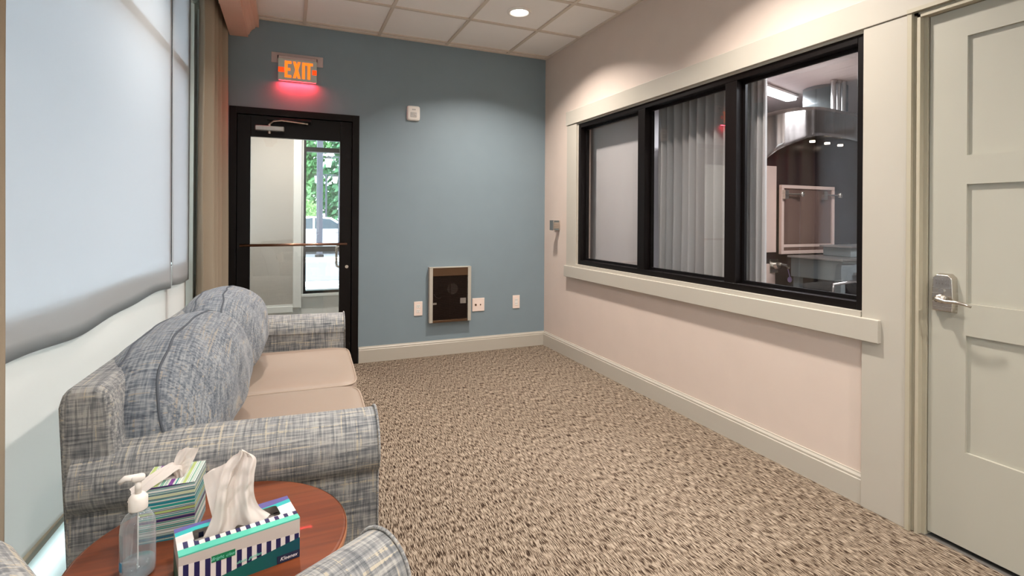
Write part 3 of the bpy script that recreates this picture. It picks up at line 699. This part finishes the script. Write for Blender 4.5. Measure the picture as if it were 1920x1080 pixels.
# square tissue box
def cube_box_mat():
    t = NT('square_tissue_box_print'); X, Y, Z = t.xyz(); N = t.math
    def bands(v, seed, stops, sc):
        o = t.n('ShaderNodeTexNoise', noise_dimensions='1D'); t.l(v, o.inputs['W']); o.inputs['Scale'].default_value = sc*.6; o.inputs['Detail'].default_value = .6
        return t.ramp(o.outputs[0], stops, 'CONSTANT')
    cols = [(0, (176, 196, 120)), (.30, (70, 44, 110)), (.36, (226, 226, 220)), (.41, (26, 128, 142)), (.46, (150, 164, 158)), (.49, (220, 222, 216)), (.52, (42, 150, 140)), (.57, (150, 158, 150)), (.61, (62, 40, 104)), (.65, (26, 128, 142)), (.70, (200, 206, 170))]
    zz = N('ADD', N('MULTIPLY_ADD', X, -.03, Z), N('MULTIPLY', N('SINE', N('MULTIPLY', X, 40)), .0006))
    side = bands(N('ADD', zz, .33), 0, cols, 95)
    cols2 = [(0, (118, 60, 140)), (.37, (232, 230, 222)), (.46, (120, 170, 150)), (.50, (236, 232, 226)), (.55, (60, 150, 140)), (.585, (226, 222, 210)), (.64, (176, 196, 120))]
    top = bands(N('ADD', X, .71), 0, cols2, 120)
    col = t.mix(N('GREATER_THAN', Z, .1248), side, top); t.l(col, t.b.inputs['Base Color']); t.b.inputs['Roughness'].default_value = .45; return t.m
M['cubebox'] = cube_box_mat()
CB = R(-4); cbx = empty('tissue_box', (-.305, 1.390, TZ), CB); tag(cbx, 'square striped tissue box in teal, grey and purple behind the pump bottle', 'tissue box')
tissue_box(.110, .110, .125, (.030, .080, .030, .080), 'cubebox').build('carton', 'cubebox', cbx)
MB().box(.005, .105, .005, .105, .002, .11).build('tissue_stack', 'tissue', cbx)
ts = empty('tissue', (-.305, 1.390, TZ), CB); tag(ts, 'white tissue drooping left out of the square striped box', 'tissue')
sheet([(.060, .045, .118), (.054, .050, .135), (.056, .055, .160), (.066, .055, .182)], [(.080, .05, .118), (.088, .055, .138), (.098, .060, .160), (.106, .060, .180)], .005, 1.1, seed=1).build('upright_ply', 'tissue', ts, smooth=True)
sheet([(.055, .060, .120), (.054, .060, .150), (.038, .045, .152), (.012, .026, .143), (-.016, .004, .128)], [(.080, .035, .120), (.072, .035, .144), (.052, .016, .138), (.024, -.004, .126), (-.012, -.024, .102)], .004, 1.2, seed=2).build('drooping_ply', 'tissue', ts, smooth=True)
# hand sanitizer
M['clearplastic'] = glass('clear_plastic', (.80, .86, .89, 1), .16, .06)
def milky(name, tint, k):
    t = NT(name); t.t.nodes.remove(t.b); tr = t.n('ShaderNodeBsdfTransparent'); tr.inputs[0].default_value = tint; gl = t.n('ShaderNodeBsdfGlossy'); gl.inputs['Roughness'].default_value = .04
    di = t.n('ShaderNodeBsdfDiffuse'); di.inputs[0].default_value = lin((214, 224, 230)); lw = t.n('ShaderNodeLayerWeight'); lw.inputs[0].default_value = .5
    f = t.math('MULTIPLY_ADD', t.math('POWER', lw.outputs['Facing'], 3), .75, .08, clamp=True); f2 = t.math('MULTIPLY_ADD', t.math('POWER', lw.outputs['Facing'], 2), .5, k, clamp=True)
    a = t.n('ShaderNodeMixShader'); t.l(f2, a.inputs[0]); t.l(tr.outputs[0], a.inputs[1]); t.l(di.outputs[0], a.inputs[2])
    c = t.n('ShaderNodeMixShader'); t.l(f, c.inputs[0]); t.l(a.outputs[0], c.inputs[1]); t.l(gl.outputs[0], c.inputs[2]); t.l(c.outputs[0], t.out.inputs[0]); return t.m
M['clearplastic'] = milky('clear_plastic', (.9, .95, .97, 1), .12); M['gel'] = milky('clear_gel', (.88, .93, .95, 1), .12); M['_g'] = glass('clear_gel', (.85, .92, .94, 1), .10, .15); M['bluelabel'] = paint('blue_label', (60, 150, 190), .4, var=.1)
pb = empty('pump_bottle', (-.281, 1.279, TZ), R(10)); tag(pb, 'clear plastic hand sanitizer bottle with a white pump on the side table', 'bottle')
b = MB(); b.lathe([(0, .001), (.026, .001), (.0305, .006), (.031, .02), (.031, .098), (.029, .112), (.021, .126), (.014, .131), (.0135, .138)], 40); b.build('bottle_body', 'clearplastic', pb, smooth=True)
b = MB(); b.lathe([(0, .003), (.024, .003), (.0285, .008), (.0290, .022), (.0290, .030), (0, .031)], 40); b.build('gel', 'gel', pb, smooth=True)
b = MB(); b.cyl((0, 0, .012), (0, 0, .134), .0014, n=8); b.build('dip_tube', 'white', pb)
b = MB(); b.lathe([(0, .136), (.0165, .134), (.017, .136), (.017, .158), (.011, .166), (0, .167)], 32); pc = b.build('pump_collar', 'white', pb, smooth=True)
b = MB(); b.cyl((0, 0, .166), (0, 0, .196), .006); b.squad((.024, .018, .014), 3, (0, 0, .198), 8); b.tube([(-.002, 0, .199), (-.022, .004, .200), (-.032, .006, .192)], [.007, .006, .0045], 10); b.build('pump_head', 'white', pb, smooth=True)
def lab(u, v): a = R(188+u*34); return (.0314*math.cos(a), .0314*math.sin(a), .02+.075*v)
MB().grid(lab, 8, 2).build('label', glass('frosted_label', (.80, .90, .93, 1), .06, .3), pb, smooth=True)
def lab2(u, v): a = R(196+u*20); return (.0317*math.cos(a), .0317*math.sin(a), .022+.018*v)
MB().grid(lab2, 6, 1).build('label_print', 'bluelabel', pb)
# ================================================================= ROOM BEYOND THE INTERIOR WINDOW
M['farwall'] = paint('grey_far_wall', (170, 166, 166), .7); M['farceil'] = paint('far_room_ceiling', (196, 184, 178), .8); M['farfloor'] = paint('far_room_floor', (110, 104, 100), .5)
M['maroon'] = paint('dark_maroon_cladding', (40, 28, 29), .28, metal=.3, var=.05); M['peach'] = paint('copper_toned_cladding', (204, 178, 164), .35, metal=.3); M['darkgap'] = paint('dark_metal', (30, 28, 30), .4)
M['greytable'] = paint('grey_steel_table', (104, 110, 110), .35, metal=.1, var=.06)
XF0, XF1 = XR+.13, 6.6
b = MB(); b.box(XF0, XF1, .8, 4.66, -.08, 0); struct(b.build('floor', 'farfloor'), 'grey floor of the room beyond the interior window', 'floor')
b = MB(); b.box(XF0, XF1, .8, 4.66, 2.62, 2.70); struct(b.build('ceiling', 'farceil'), 'plain ceiling of the room beyond the interior window', 'ceiling')
b = MB(); b.box(XF0+.01, XF1, 4.66, 4.76, 0, 2.7); struct(b.build('wall_far_back', 'farwall'), 'grey end wall beyond the interior window', 'wall')
b = MB(); b.box(XF1, XF1+.1, .8, 4.66, 0, 2.7); struct(b.build('wall_far_right', 'farwall'), 'side wall of the room beyond the interior window', 'wall')
b = MB(); b.box(XF0, XF1, .7, .8, 0, 2.7); struct(b.build('wall_far_near', 'farwall'), 'near wall of the room beyond the interior window', 'wall')
# plain shade behind left pane
rs = empty('roller_shade', (XR+.17, 3.62, .86)); tag(rs, 'grey shade drawn down behind the left pane of the interior window', 'shade')
MB().box(-.002, .002, -.42, .56, .0, 1.24).build('fabric', paint('grey_shade_fabric', (186, 180, 176), .9, bump=.05), rs); MB().cyl((0, -.45, 1.26), (0, .48, 1.26), .022).build('shade_tube', 'white', rs)
MB().box(-.008, .008, -.45, .48, -.02, .0).build('bottom_bar', 'farwall', rs)
# drapes of vertical folds
M['drape'] = sheer('grey_sheer_drape', (186, 182, 178), (180, 178, 176), .15, 160)
curtain('sheer_drape', 'wide grey pleated drape behind the middle pane of the interior window', (XR+.235, 3.195, 0), (XR+.235, 2.50, 0), .050, 9, .25, 2.59, 'drape', 'grey drapes in the far room', 0, 11, 'drape')
curtain('sheer_drape', 'narrow grey bunched drape behind the right pane of the interior window', (XR+.20, 2.455, 0), (XR+.20, 2.185, 0), .036, 6, .25, 2.59, 'drape', 'grey drapes in the far room', 0, 13, 'drape')
b = MB(); b.cyl((XR+.21, 2.05, 2.606), (XR+.21, 3.3, 2.606), .012); tag(b.build('curtain_track', 'steel2'), 'metal track carrying the grey drapes near the far room ceiling', 'track')
# the stainless machine
FY = 3.30
def hood_steel():
    t = NT('bowed_stainless'); nz = t.noise(t.coord((2, 2, 160)), 1, 3); t.b.inputs['Base Color'].default_value = lin((196, 190, 186)); t.b.inputs['Metallic'].default_value = 1
    t.l(t.math('MULTIPLY_ADD', nz, .12, .16), t.b.inputs['Roughness']); t.bump(t.noise(t.coord((9, 9, .3)), 1, 1), .9, .03); return t.m
M['steelhood'] = hood_steel()
mc = empty('industrial_oven', (4.45, FY, 0)); tag(mc, 'large stainless steel oven with a curved hood and framed door in the far room', 'oven')
def mb(b, x0, x1, y0, y1, z0, z1): return b.box(x0-4.45, x1-4.45, y0-FY, y1-FY, z0, z1)
b = MB(); mb(b, 3.80, 5.12, FY, 4.5, .0, 2.15); b.build('body', 'maroon', mc, bevel=.01)
b = MB(); mb(b, 3.80, 3.955, FY-.02, FY-.001, .98, 1.74); mb(b, 3.80, 3.955, FY-.012, FY-.001, .0, .88); b.build('side_panel', 'peach', mc, bevel=.004)
# hood: bowed stainless skirt whose lower edge is an arch
HT = [(3.779, 3.28, 2.195, 1.759), (3.773, 3.22, 2.192, 1.799), (3.804, 3.14, 2.198, 1.86), (3.894, 3.06, 2.209, 1.914), (4.041, 3.0, 2.22, 1.969), (4.206, 3.0, 2.226, 1.985), (4.42, 3.03, 2.227, 1.99), (4.667, 3.1, 2.243, 1.997), (4.901, 3.2, 2.267, 2.011), (5.054, 3.3, 2.288, 2.019), (5.10, 3.45, 2.29, 1.90)]
def hood(u, v):
    k = u*(len(HT)-1); i = min(int(k), len(HT)-2); f = k-i; P = [HT[max(i-1, 0)], HT[i], HT[i+1], HT[min(i+2, len(HT)-1)]]
    q = [.5*(2*P[1][j]+(P[2][j]-P[0][j])*f+(2*P[0][j]-5*P[1][j]+4*P[2][j]-P[3][j])*f*f+(3*P[1][j]-P[0][j]-3*P[2][j]+P[3][j])*f**3) for j in range(4)]
    return (q[0]-4.45, q[1]-FY, q[3]+(q[2]-q[3])*v)
MB().grid(hood, 60, 8).build('hood', 'steelhood', mc, smooth=True, solid=.004)
def under(u, v):
    p = Vector(hood(u, 0)); q = Vector((p.x, max(0, p.y), p.z+.02)); return p.lerp(q, v)+Vector((0, .004 if v < .01 else 0, .012))
ho = MB().grid(under, 32, 4).build('hood_underside', 'darkgap', mc, smooth=True)
def topc(u, v):
    p = Vector(hood(u, 1)); q = Vector((p.x, max(p.y, .15), p.z)); return p.lerp(q, v)
MB().grid(topc, 24, 2).build('hood_top', 'steel', mc)
M['spot'] = emis('hood_spot', (255, 236, 210), 5)
for x, y in ((4.22, 3.14), (4.44, 3.16), (4.66, 3.19)):
    b = MB(); b.cyl((x-4.45, y-FY, 1.950), (x-4.45, y-FY, 1.965), .022, n=20); b.build('hood_lamp', 'spot', mc)
# framed door
fd = empty('door', (4.31-4.45, -.05, 1.27)); fd.parent = mc
b = MB(); w, h_ = .345, .305
b.box(-w, w, -.015, .015, h_-.03, h_); b.box(-w, w, -.015, .015, -h_, -h_+.03); b.box(-w, -w+.03, -.015, .015, -h_+.03, h_-.03); b.box(w-.03, w, -.015, .015, -h_+.03, h_-.03)
b.build('door_frame', 'peach', fd, bevel=.003)
MB().box(-w+.03, w-.03, .0, .008, -h_+.03, h_-.03).build('door_panel', paint('smoked_panel', (96, 74, 66), .2, metal=.2), fd)
MB().box(-w+.03, w-.03, -.004, .0, -h_+.06, -h_+.085).build('lower_bar', 'peach', fd)
for x in (-.25, .25):
    b = MB(); b.cyl((x-.06, -.03, .225), (x+.10, -.05, .225), .008); b.box(x-.09, x-.045, -.045, .015, .18, .26); b.squad((.04, .03, .05), 2.5, (x+.115, -.052, .225), 8); b.build('hinge_knob', 'chrome', fd)
b = MB(); b.box(-.57, -.47, -.02, .0, .80, .92); b.cyl((-.52, -.02, .86), (-.52, -.07, .87), .03); b.tube([(-.51, -.07, .88), (-.46, -.09, .87), (-.43, -.09, .85)], [.014, .012, .02], 8); b.build('latch_handle', 'chrome', mc, bevel=.002)
b = MB(); b.squad((.04, .03, .05), 2.2, (-.425, -.10, .745), 8); b.tube([(-.44, -.09, .85), (-.425, -.10, .77)], .004, 6); b.build('pull_tag', paint('violet_tag', (180, 160, 220), .3), mc, smooth=True)
# exhaust duct
dc = empty('exhaust_duct', (5.05, 3.62, 2.31)); tag(dc, 'ribbed round exhaust duct rising from the oven to the ceiling', 'duct')
b = MB(); b.lathe([(.20, 0), (.20, .12), (.205, .13), (.20, .14), (.20, .308)], 40); b.build('duct_pipe', 'greytable', dc, smooth=True)
for x in (-.24, -.17, -.10):
    b = MB(); b.cyl((x, -.26, 0), (x, -.26, .308), .024, n=16); b.cyl((x, -.26, .28), (x, -.26, .305), .030, n=16); b.build('riser_pipe', 'steel2', dc, smooth=False)
# fluorescent
fl = empty('tube_light', (4.42, 3.80, 2.575)); tag(fl, 'long white fluorescent light on the far room ceiling beside the drape', 'ceiling light'); fl.rotation_euler = (0, 0, R(16))
MB().box(-.75, .62, -.07, .07, .012, .035).build('fixture_body', 'white', fl, bevel=.004); MB().box(-.73, .60, -.055, .055, -.02, .012).build('diffuser', emis('tube_glow', (240, 246, 255), 7), fl, bevel=.012)
L = bpy.data.lights.new('far_lamp', 'AREA'); L.shape = 'RECTANGLE'; L.size = 1.2; L.size_y = .12; L.energy = 75; L.color = (.92, .95, 1); L.spread = R(170)
lo = bpy.data.objects.new('far_lamp', L); C.objects.link(lo); lo.location = (0, 0, -.03); lo.parent = fl
# second lamp of far room
f2 = empty('tube_light', (3.6, 1.7, 2.575)); tag(f2, 'long fluorescent light on the near side of the far room ceiling', 'ceiling light')
for ch in fl.children: c = ch.copy(); C.objects.link(c); c.parent = f2
# loading table in front
lt = empty('loading_table', (4.33, 2.88, 0)); tag(lt, 'grey steel loading table standing in front of the oven', 'table')
MB().box(-.42, .60, -.22, .22, .79, .95).build('table_body', 'greytable', lt, bevel=.006)
MB().box(-.44, .62, -.24, .24, .95, .965).build('table_top', 'steel2', lt, bevel=.003)
for x in (-.38, .56):
    for y in (-.18, .18): MB().box(x-.025, x+.025, y-.025, y+.025, 0, .79).build('leg', 'greytable', lt)
MB().cyl((.33, -.12, 0), (.33, -.12, .79), .05).build('lift_column', 'steel2', lt)
MB().box(-.30, .15, -.245, -.232, .84, .86).build('rail', 'steel', lt)
ct = empty('control_box', (4.50, 2.88, .966)); tag(ct, 'low grey control box resting on the loading table', 'box')
MB().box(-.30, .26, -.10, .14, 0, .075).build('casing', 'greytable', ct, bevel=.004); MB().box(-.32, .28, -.12, .16, .075, .09).build('lid', 'steel2', ct, bevel=.002); MB().box(-.18, .0, -.103, -.1, .02, .055).build('display', 'darkgap', ct)
tr = empty('trolley', (3.62, 2.55, 0)); tag(tr, 'small metal trolley frame low beside the oven', 'trolley')
MB().box(-.16, .20, -.14, .14, .68, .72).build('tray', 'steel2', tr, bevel=.003)
for x in (-.15, .19):
    for y in (-.13, .13): MB().box(x-.012, x+.012, y-.012, y+.012, 0, .68).build('leg', 'steel', tr)
b = MB(); b.tube([(-.15, -.13, .72), (-.15, -.13, .82), (.19, -.13, .84), (.19, -.13, .72)], .010, 8); b.build('handle', 'steel', tr, smooth=True)

# ================================================================= VESTIBULE BEYOND THE EXIT DOOR
VY = 6.30
M['vwall'] = paint('vestibule_white_paint', (222, 222, 218), .5, var=.02); M['vpanel'] = paint('vestibule_grey_shade', (176, 170, 162), .8, var=.03); M['vfloor'] = paint('vestibule_tile', (150, 142, 134), .4)
b = MB(); b.box(-.9, 1.6, D+.14, VY, -.08, -.002); struct(b.build('floor', 'vfloor'), 'tiled vestibule floor beyond the exit door', 'floor')
b = MB(); b.box(-.9, 1.6, D+.14, VY+.2, 2.6, 2.7); struct(b.build('ceiling', 'vwall'), 'vestibule ceiling beyond the exit door', 'ceiling')
b = MB(); b.box(-1., -.9, D+.14, VY+.2, 0, 2.7); struct(b.build('wall_vestibule_left', 'vwall'), 'left wall of the vestibule', 'wall')
b = MB(); b.box(1.6, 1.7, D+.14, VY+.2, 0, 2.7); struct(b.build('wall_vestibule_right', 'vwall'), 'right wall of the vestibule', 'wall')
# far wall with window opening x .15.. .62 z .40..2.13
b = MB(); b.box(-.9, .15, VY, VY+.2, 0, 2.7); b.box(.15, .66, VY, VY+.2, 0, .40); b.box(.15, .66, VY, VY+.2, 2.2, 2.7); b.box(.66, 1.6, VY, VY+.2, 0, 2.7)
struct(b.build('wall_vestibule_back', 'vwall'), 'white vestibule wall seen through the exit door', 'wall')
b = MB(); b.box(-.88, -.44, VY-.03, VY-.001, .20, 2.22); b.box(.045, .13, VY-.035, VY-.001, .25, 2.25); b.box(-.44, .045, VY-.03, VY-.001, .20, .27); b.box(-.44, .045, VY-.03, VY-.001, 2.18, 2.25)
struct(b.build('trim_8', 'vwall', bevel=.004), 'white casing boards on the vestibule wall', 'trim')
p = empty('roller_shade', (-.2, VY, .27)); tag(p, 'grey shade panel seen through the left side of the exit door', 'shade')
MB().box(-.24, .242, -.012, -.002, .0, 1.91).build('fabric', 'vpanel', p); MB().box(-.24, .242, -.018, -.001, .0, .02).build('bottom_bar', 'vwall', p)
wv = empty('window_3', (.40, VY, .40)); struct(wv, 'black framed vestibule window looking out to the car park', 'window')
b = MB(); b.box(-.25, -.225, -.02, .10, 0, 1.80); b.box(.235, .26, -.02, .10, 0, 1.80); b.box(-.225, .235, -.02, .10, 0, .03); b.box(-.225, .235, -.02, .10, 1.77, 1.80)
b.build('frame', 'black2', wv); 
for z0, z1 in ((.47, .53), (1.605, 1.655)): MB().box(-.225, .235, -.02, .06, z0, z1).build('muntin', 'black2', wv)
MB().box(-.225, .235, .02, .026, .03, 1.77).build('pane', 'glass', wv)
MB().box(-.27, .28, -.05, -.021, -.03, -.002).build('window_sill', 'vwall', wv)
L = bpy.data.lights.new('vestibule_lamp', 'AREA'); L.shape = 'DISK'; L.size = .16; L.energy = 24; L.color = (1, .93, .86); L.spread = R(150)
vl = empty('ceiling_light', (.0, 5.5, 2.6)); tag(vl, 'round ceiling light in the vestibule beyond the exit door', 'ceiling light')
MB().cyl((0, 0, -.008), (0, 0, 0), .09, n=32).build('lens', 'lampglow', vl); lo = bpy.data.objects.new('vestibule_lamp', L); C.objects.link(lo); lo.location = (0, 0, -.012); lo.parent = vl

# ================================================================= OUTSIDE
GZ = -.15
M['concrete'] = paint('pale_concrete', (150, 151, 152), .8, var=.08); M['asphalt'] = paint('light_asphalt', (92, 93, 100), .9, var=.08); M['kerb'] = paint('kerb_stone', (205, 203, 198), .8); M['grass'] = paint('lawn', (96, 140, 66), .95, var=.25, scale=3)
M['paintline'] = paint('road_paint', (225, 225, 222), .6)
b = MB(); b.box(-40, 30, 6.51, 80, GZ-.3, GZ-.02); b.box(-40, -1.25, -20, 6.51, GZ-.3, GZ-.02); struct(b.build('floor', 'concrete'), 'pale paved ground outside the building', 'ground')
b = MB(); b.box(-20, 20, 12.4, 17.4, GZ-.02, GZ-.01); struct(b.build('floor', 'asphalt'), 'grey asphalt drive outside the vestibule window', 'road')
b = MB(); b.box(-20, 20, 19, 26, GZ-.02, GZ-.01); struct(b.build('floor', 'asphalt'), 'grey asphalt parking bay beneath the white car', 'road')
b = MB(); b.box(-20, 20, 17.4, 17.75, GZ-.02, GZ+.12); tag(b.build('kerb', 'kerb', bevel=.02), 'pale kerb between the drive and the parking bay', 'kerb')
b = MB(); b.box(-20, 20, 27, 60, GZ-.02, GZ+.05); tag(b.build('grass', 'grass'), 'green lawn under the trees beyond the car', 'grass', kind='stuff')
for k in range(5):
    b = MB(); b.box(.28+k*.2, .38+k*.2, 11.4, 12.3, GZ-.02, GZ-.012); tag(b.build('road_marking', 'paintline'), 'short white painted bar of the crossing outside', 'road marking', 'crossing bars on the pavement')
# post
ps = empty('porch_post', (.985, 19.4, GZ)); tag(ps, 'tall grey square post standing in front of the white car', 'post')
M['postgrey'] = paint('grey_post_paint', (46, 46, 58), .5)
MB().box(-.10, .10, -.10, .10, 0, 6.0).build('shaft', 'postgrey', ps, bevel=.01); MB().box(-.14, .14, -.14, .14, 0, .10).build('base', 'black2', ps, bevel=.01)
def lamp_post(x, y, h, label):
    r = empty('street_lamp', (x, y, GZ)); tag(r, label, 'street lamp', 'lantern posts in the car park')
    MB().cyl((0, 0, 0), (0, 0, h), .05, .04).build('pole', 'postgrey', r); MB().box(-.42, .42, -.02, .02, h-.04, h).build('arm', 'postgrey', r)
    for s in (-.4, .4):
        b = MB(); b.cyl((s, 0, h-.42), (s, 0, h-.1), .09, .15, n=6); lan = b.build('lantern', paint('lantern_glass', (235, 238, 236), .3), r)
        b = MB(); b.cyl((s, 0, h-.1), (s, 0, h+.02), .18, .03, n=6); b.build('lantern_cap', 'black2', lan)
lamp_post(1.62, 26.2, 3.45, 'double lantern lamp post behind the white car'); lamp_post(1.75, 20.6, 3.7, 'nearer double lantern lamp post at the window edge')
# car (side view, facing right)
def car():
    r = empty('car', (.95, 22.0, GZ)); tag(r, 'white car parked outside, seen through the vestibule window', 'car')
    M['carpaint'] = paint('white_car_paint', (196, 200, 206), .2, var=0, coat=1); M['carglass'] = paint('car_window_tint', (64, 80, 92), .08, var=0); M['tyre'] = paint('tyre_rubber', (28, 28, 30), .8)
    pts = [(-2.3, .30), (-2.32, .62), (-2.15, .86), (-1.55, .95), (-.95, 1.33), (-.2, 1.45), (.55, 1.40), (1.25, .99), (2.05, .86), (2.3, .66), (2.3, .30)]
    def wheelcut(x0):
        return [(x0+.38*math.cos(a), .32+.38*math.sin(a)) for a in [PI*k/10 for k in range(11)]]
    low = [(2.3, .22)]+wheelcut(1.45)[:1]
    outline = pts + [(1.84, .24)] + [(1.45+.38*math.cos(PI*k/10), .30+.38*math.sin(PI*k/10)) for k in range(11)] + [(-1.02, .24)] + [(-1.4+.38*math.cos(PI*k/10), .30+.38*math.sin(PI*k/10)) for k in range(11)] + [(-1.8, .24)]
    b = MB()
    n = len(outline); secs = []
    for yy, inset in ((-.88, 0), (-.80, .0), (.80, 0), (.88, 0)):
        secs.append([b.bm.verts.new((x, yy*(.80 if z > 1.0 else 1), z)) for x, z in outline])
    for A_, B_ in zip(secs, secs[1:]):
        for k in range(n): b.bm.faces.new((A_[k], B_[k], B_[(k+1) % n], A_[(k+1) % n]))
    b.bm.faces.new(secs[0]); b.bm.faces.new(secs[-1][::-1]); b.build('body', 'carpaint', r)
    for poly in ([(-1.35, .97), (-.88, 1.29), (-.12, 1.38), (-.12, .97)], [(-.04, .97), (-.04, 1.38), (.5, 1.34), (1.1, .98)]):
        b = MB(); b.bm.faces.new([b.bm.verts.new((x, -.80+( .03 if z < 1 else .09)-.14, z)) for x, z in poly]); bmesh.ops.solidify(b.bm, geom=b.bm.faces[:], thickness=.02); b.build('side_window', 'carglass', r)
    for x in (-1.4, 1.45):
        for y in (-.80, .80):
            b = MB(); b.cyl((x, y-.09, .32), (x, y+.09, .32), .32, n=32); wh = b.build('wheel', 'tyre', r)
            b = MB(); b.cyl((x, y-.10, .32), (x, y+.10, .32), .20, n=20); b.build('hubcap', 'steel2', wh)
    for x in (-.35, .7): MB().box(x, x+.16, -.905, -.885, .80, .83).build('door_handle', 'chrome', r)
    return r
car()
# trees: leaf quads around a trunk
M['leaf'] = paint('tree_leaf', (98, 146, 92), .7, var=.35, scale=2.5); M['leaf2'] = paint('dark_leaf', (62, 108, 72), .7, var=.35, scale=2.5); M['bushleaf'] = paint('bush_leaf', (120, 160, 92), .7, var=.3, scale=3); M['bark'] = paint('bark', (84, 70, 60), .9)
def leafball(b, c, rad, n, size, rnd):
    for _ in range(n):
        d = Vector((rnd.gauss(0, 1), rnd.gauss(0, 1), rnd.gauss(0, 1))).normalized()*rnd.uniform(.55, 1)
        p = Vector(c)+Vector((d.x*rad[0], d.y*rad[1], d.z*rad[2])); s = size*rnd.uniform(.6, 1.3)
        a = Vector((rnd.gauss(0, 1), rnd.gauss(0, 1), rnd.gauss(0, 1))).normalized(); q = a.orthogonal().normalized(); t = a.cross(q)
        b.bm.faces.new([b.bm.verts.new(p+q*s), b.bm.verts.new(p+t*s*.5), b.bm.verts.new(p-q*s), b.bm.verts.new(p-t*s*.5)])
tr_specs = [(-.2, 31, 11, 'leaf', 'leftmost tall green tree beyond the parked car'), (3.2, 31.2, 12.5, 'leaf2', 'dark green tree just behind the lamp posts'), (6.6, 31.5, 12, 'leaf', 'rightmost green tree beyond the parked car'), (1.2, 36, 14, 'leaf', 'tall tree at the back of the lawn'), (4.6, 37, 14, 'leaf2', 'farthest dark tree at the back right of the lawn')]
for i, (x, y, h, mt, lb) in enumerate(tr_specs):
    rnd = random.Random(40+i); r = empty('tree', (x, y, GZ+.055)); tag(r, lb, 'tree', 'trees beyond the car park')
    MB().cyl((0, 0, 0), (0, 0, h*.8), .18, .06).build('trunk', 'bark', r); b = MB()
    for k in range(16): zz = 1.05+(h-1.4)*k/15; w = 1.5*(1-.55*k/15); leafball(b, (rnd.uniform(-.3, .3), rnd.uniform(-.3, .3), zz), (w, w, .75), 420, .21, rnd)
    b.build('foliage', mt, r)
r = empty('bush', (.75, 27.9, GZ+.055)); tag(r, 'round light green bush just behind the white car', 'bush'); b = MB(); leafball(b, (0, 0, 1.2), (.85, .8, 1.05), 3000, .07, random.Random(9)); b.build('foliage', 'bushleaf', r)
MB().cyl((0, 0, 0), (0, 0, .9), .06).build('stem', 'bark', r)
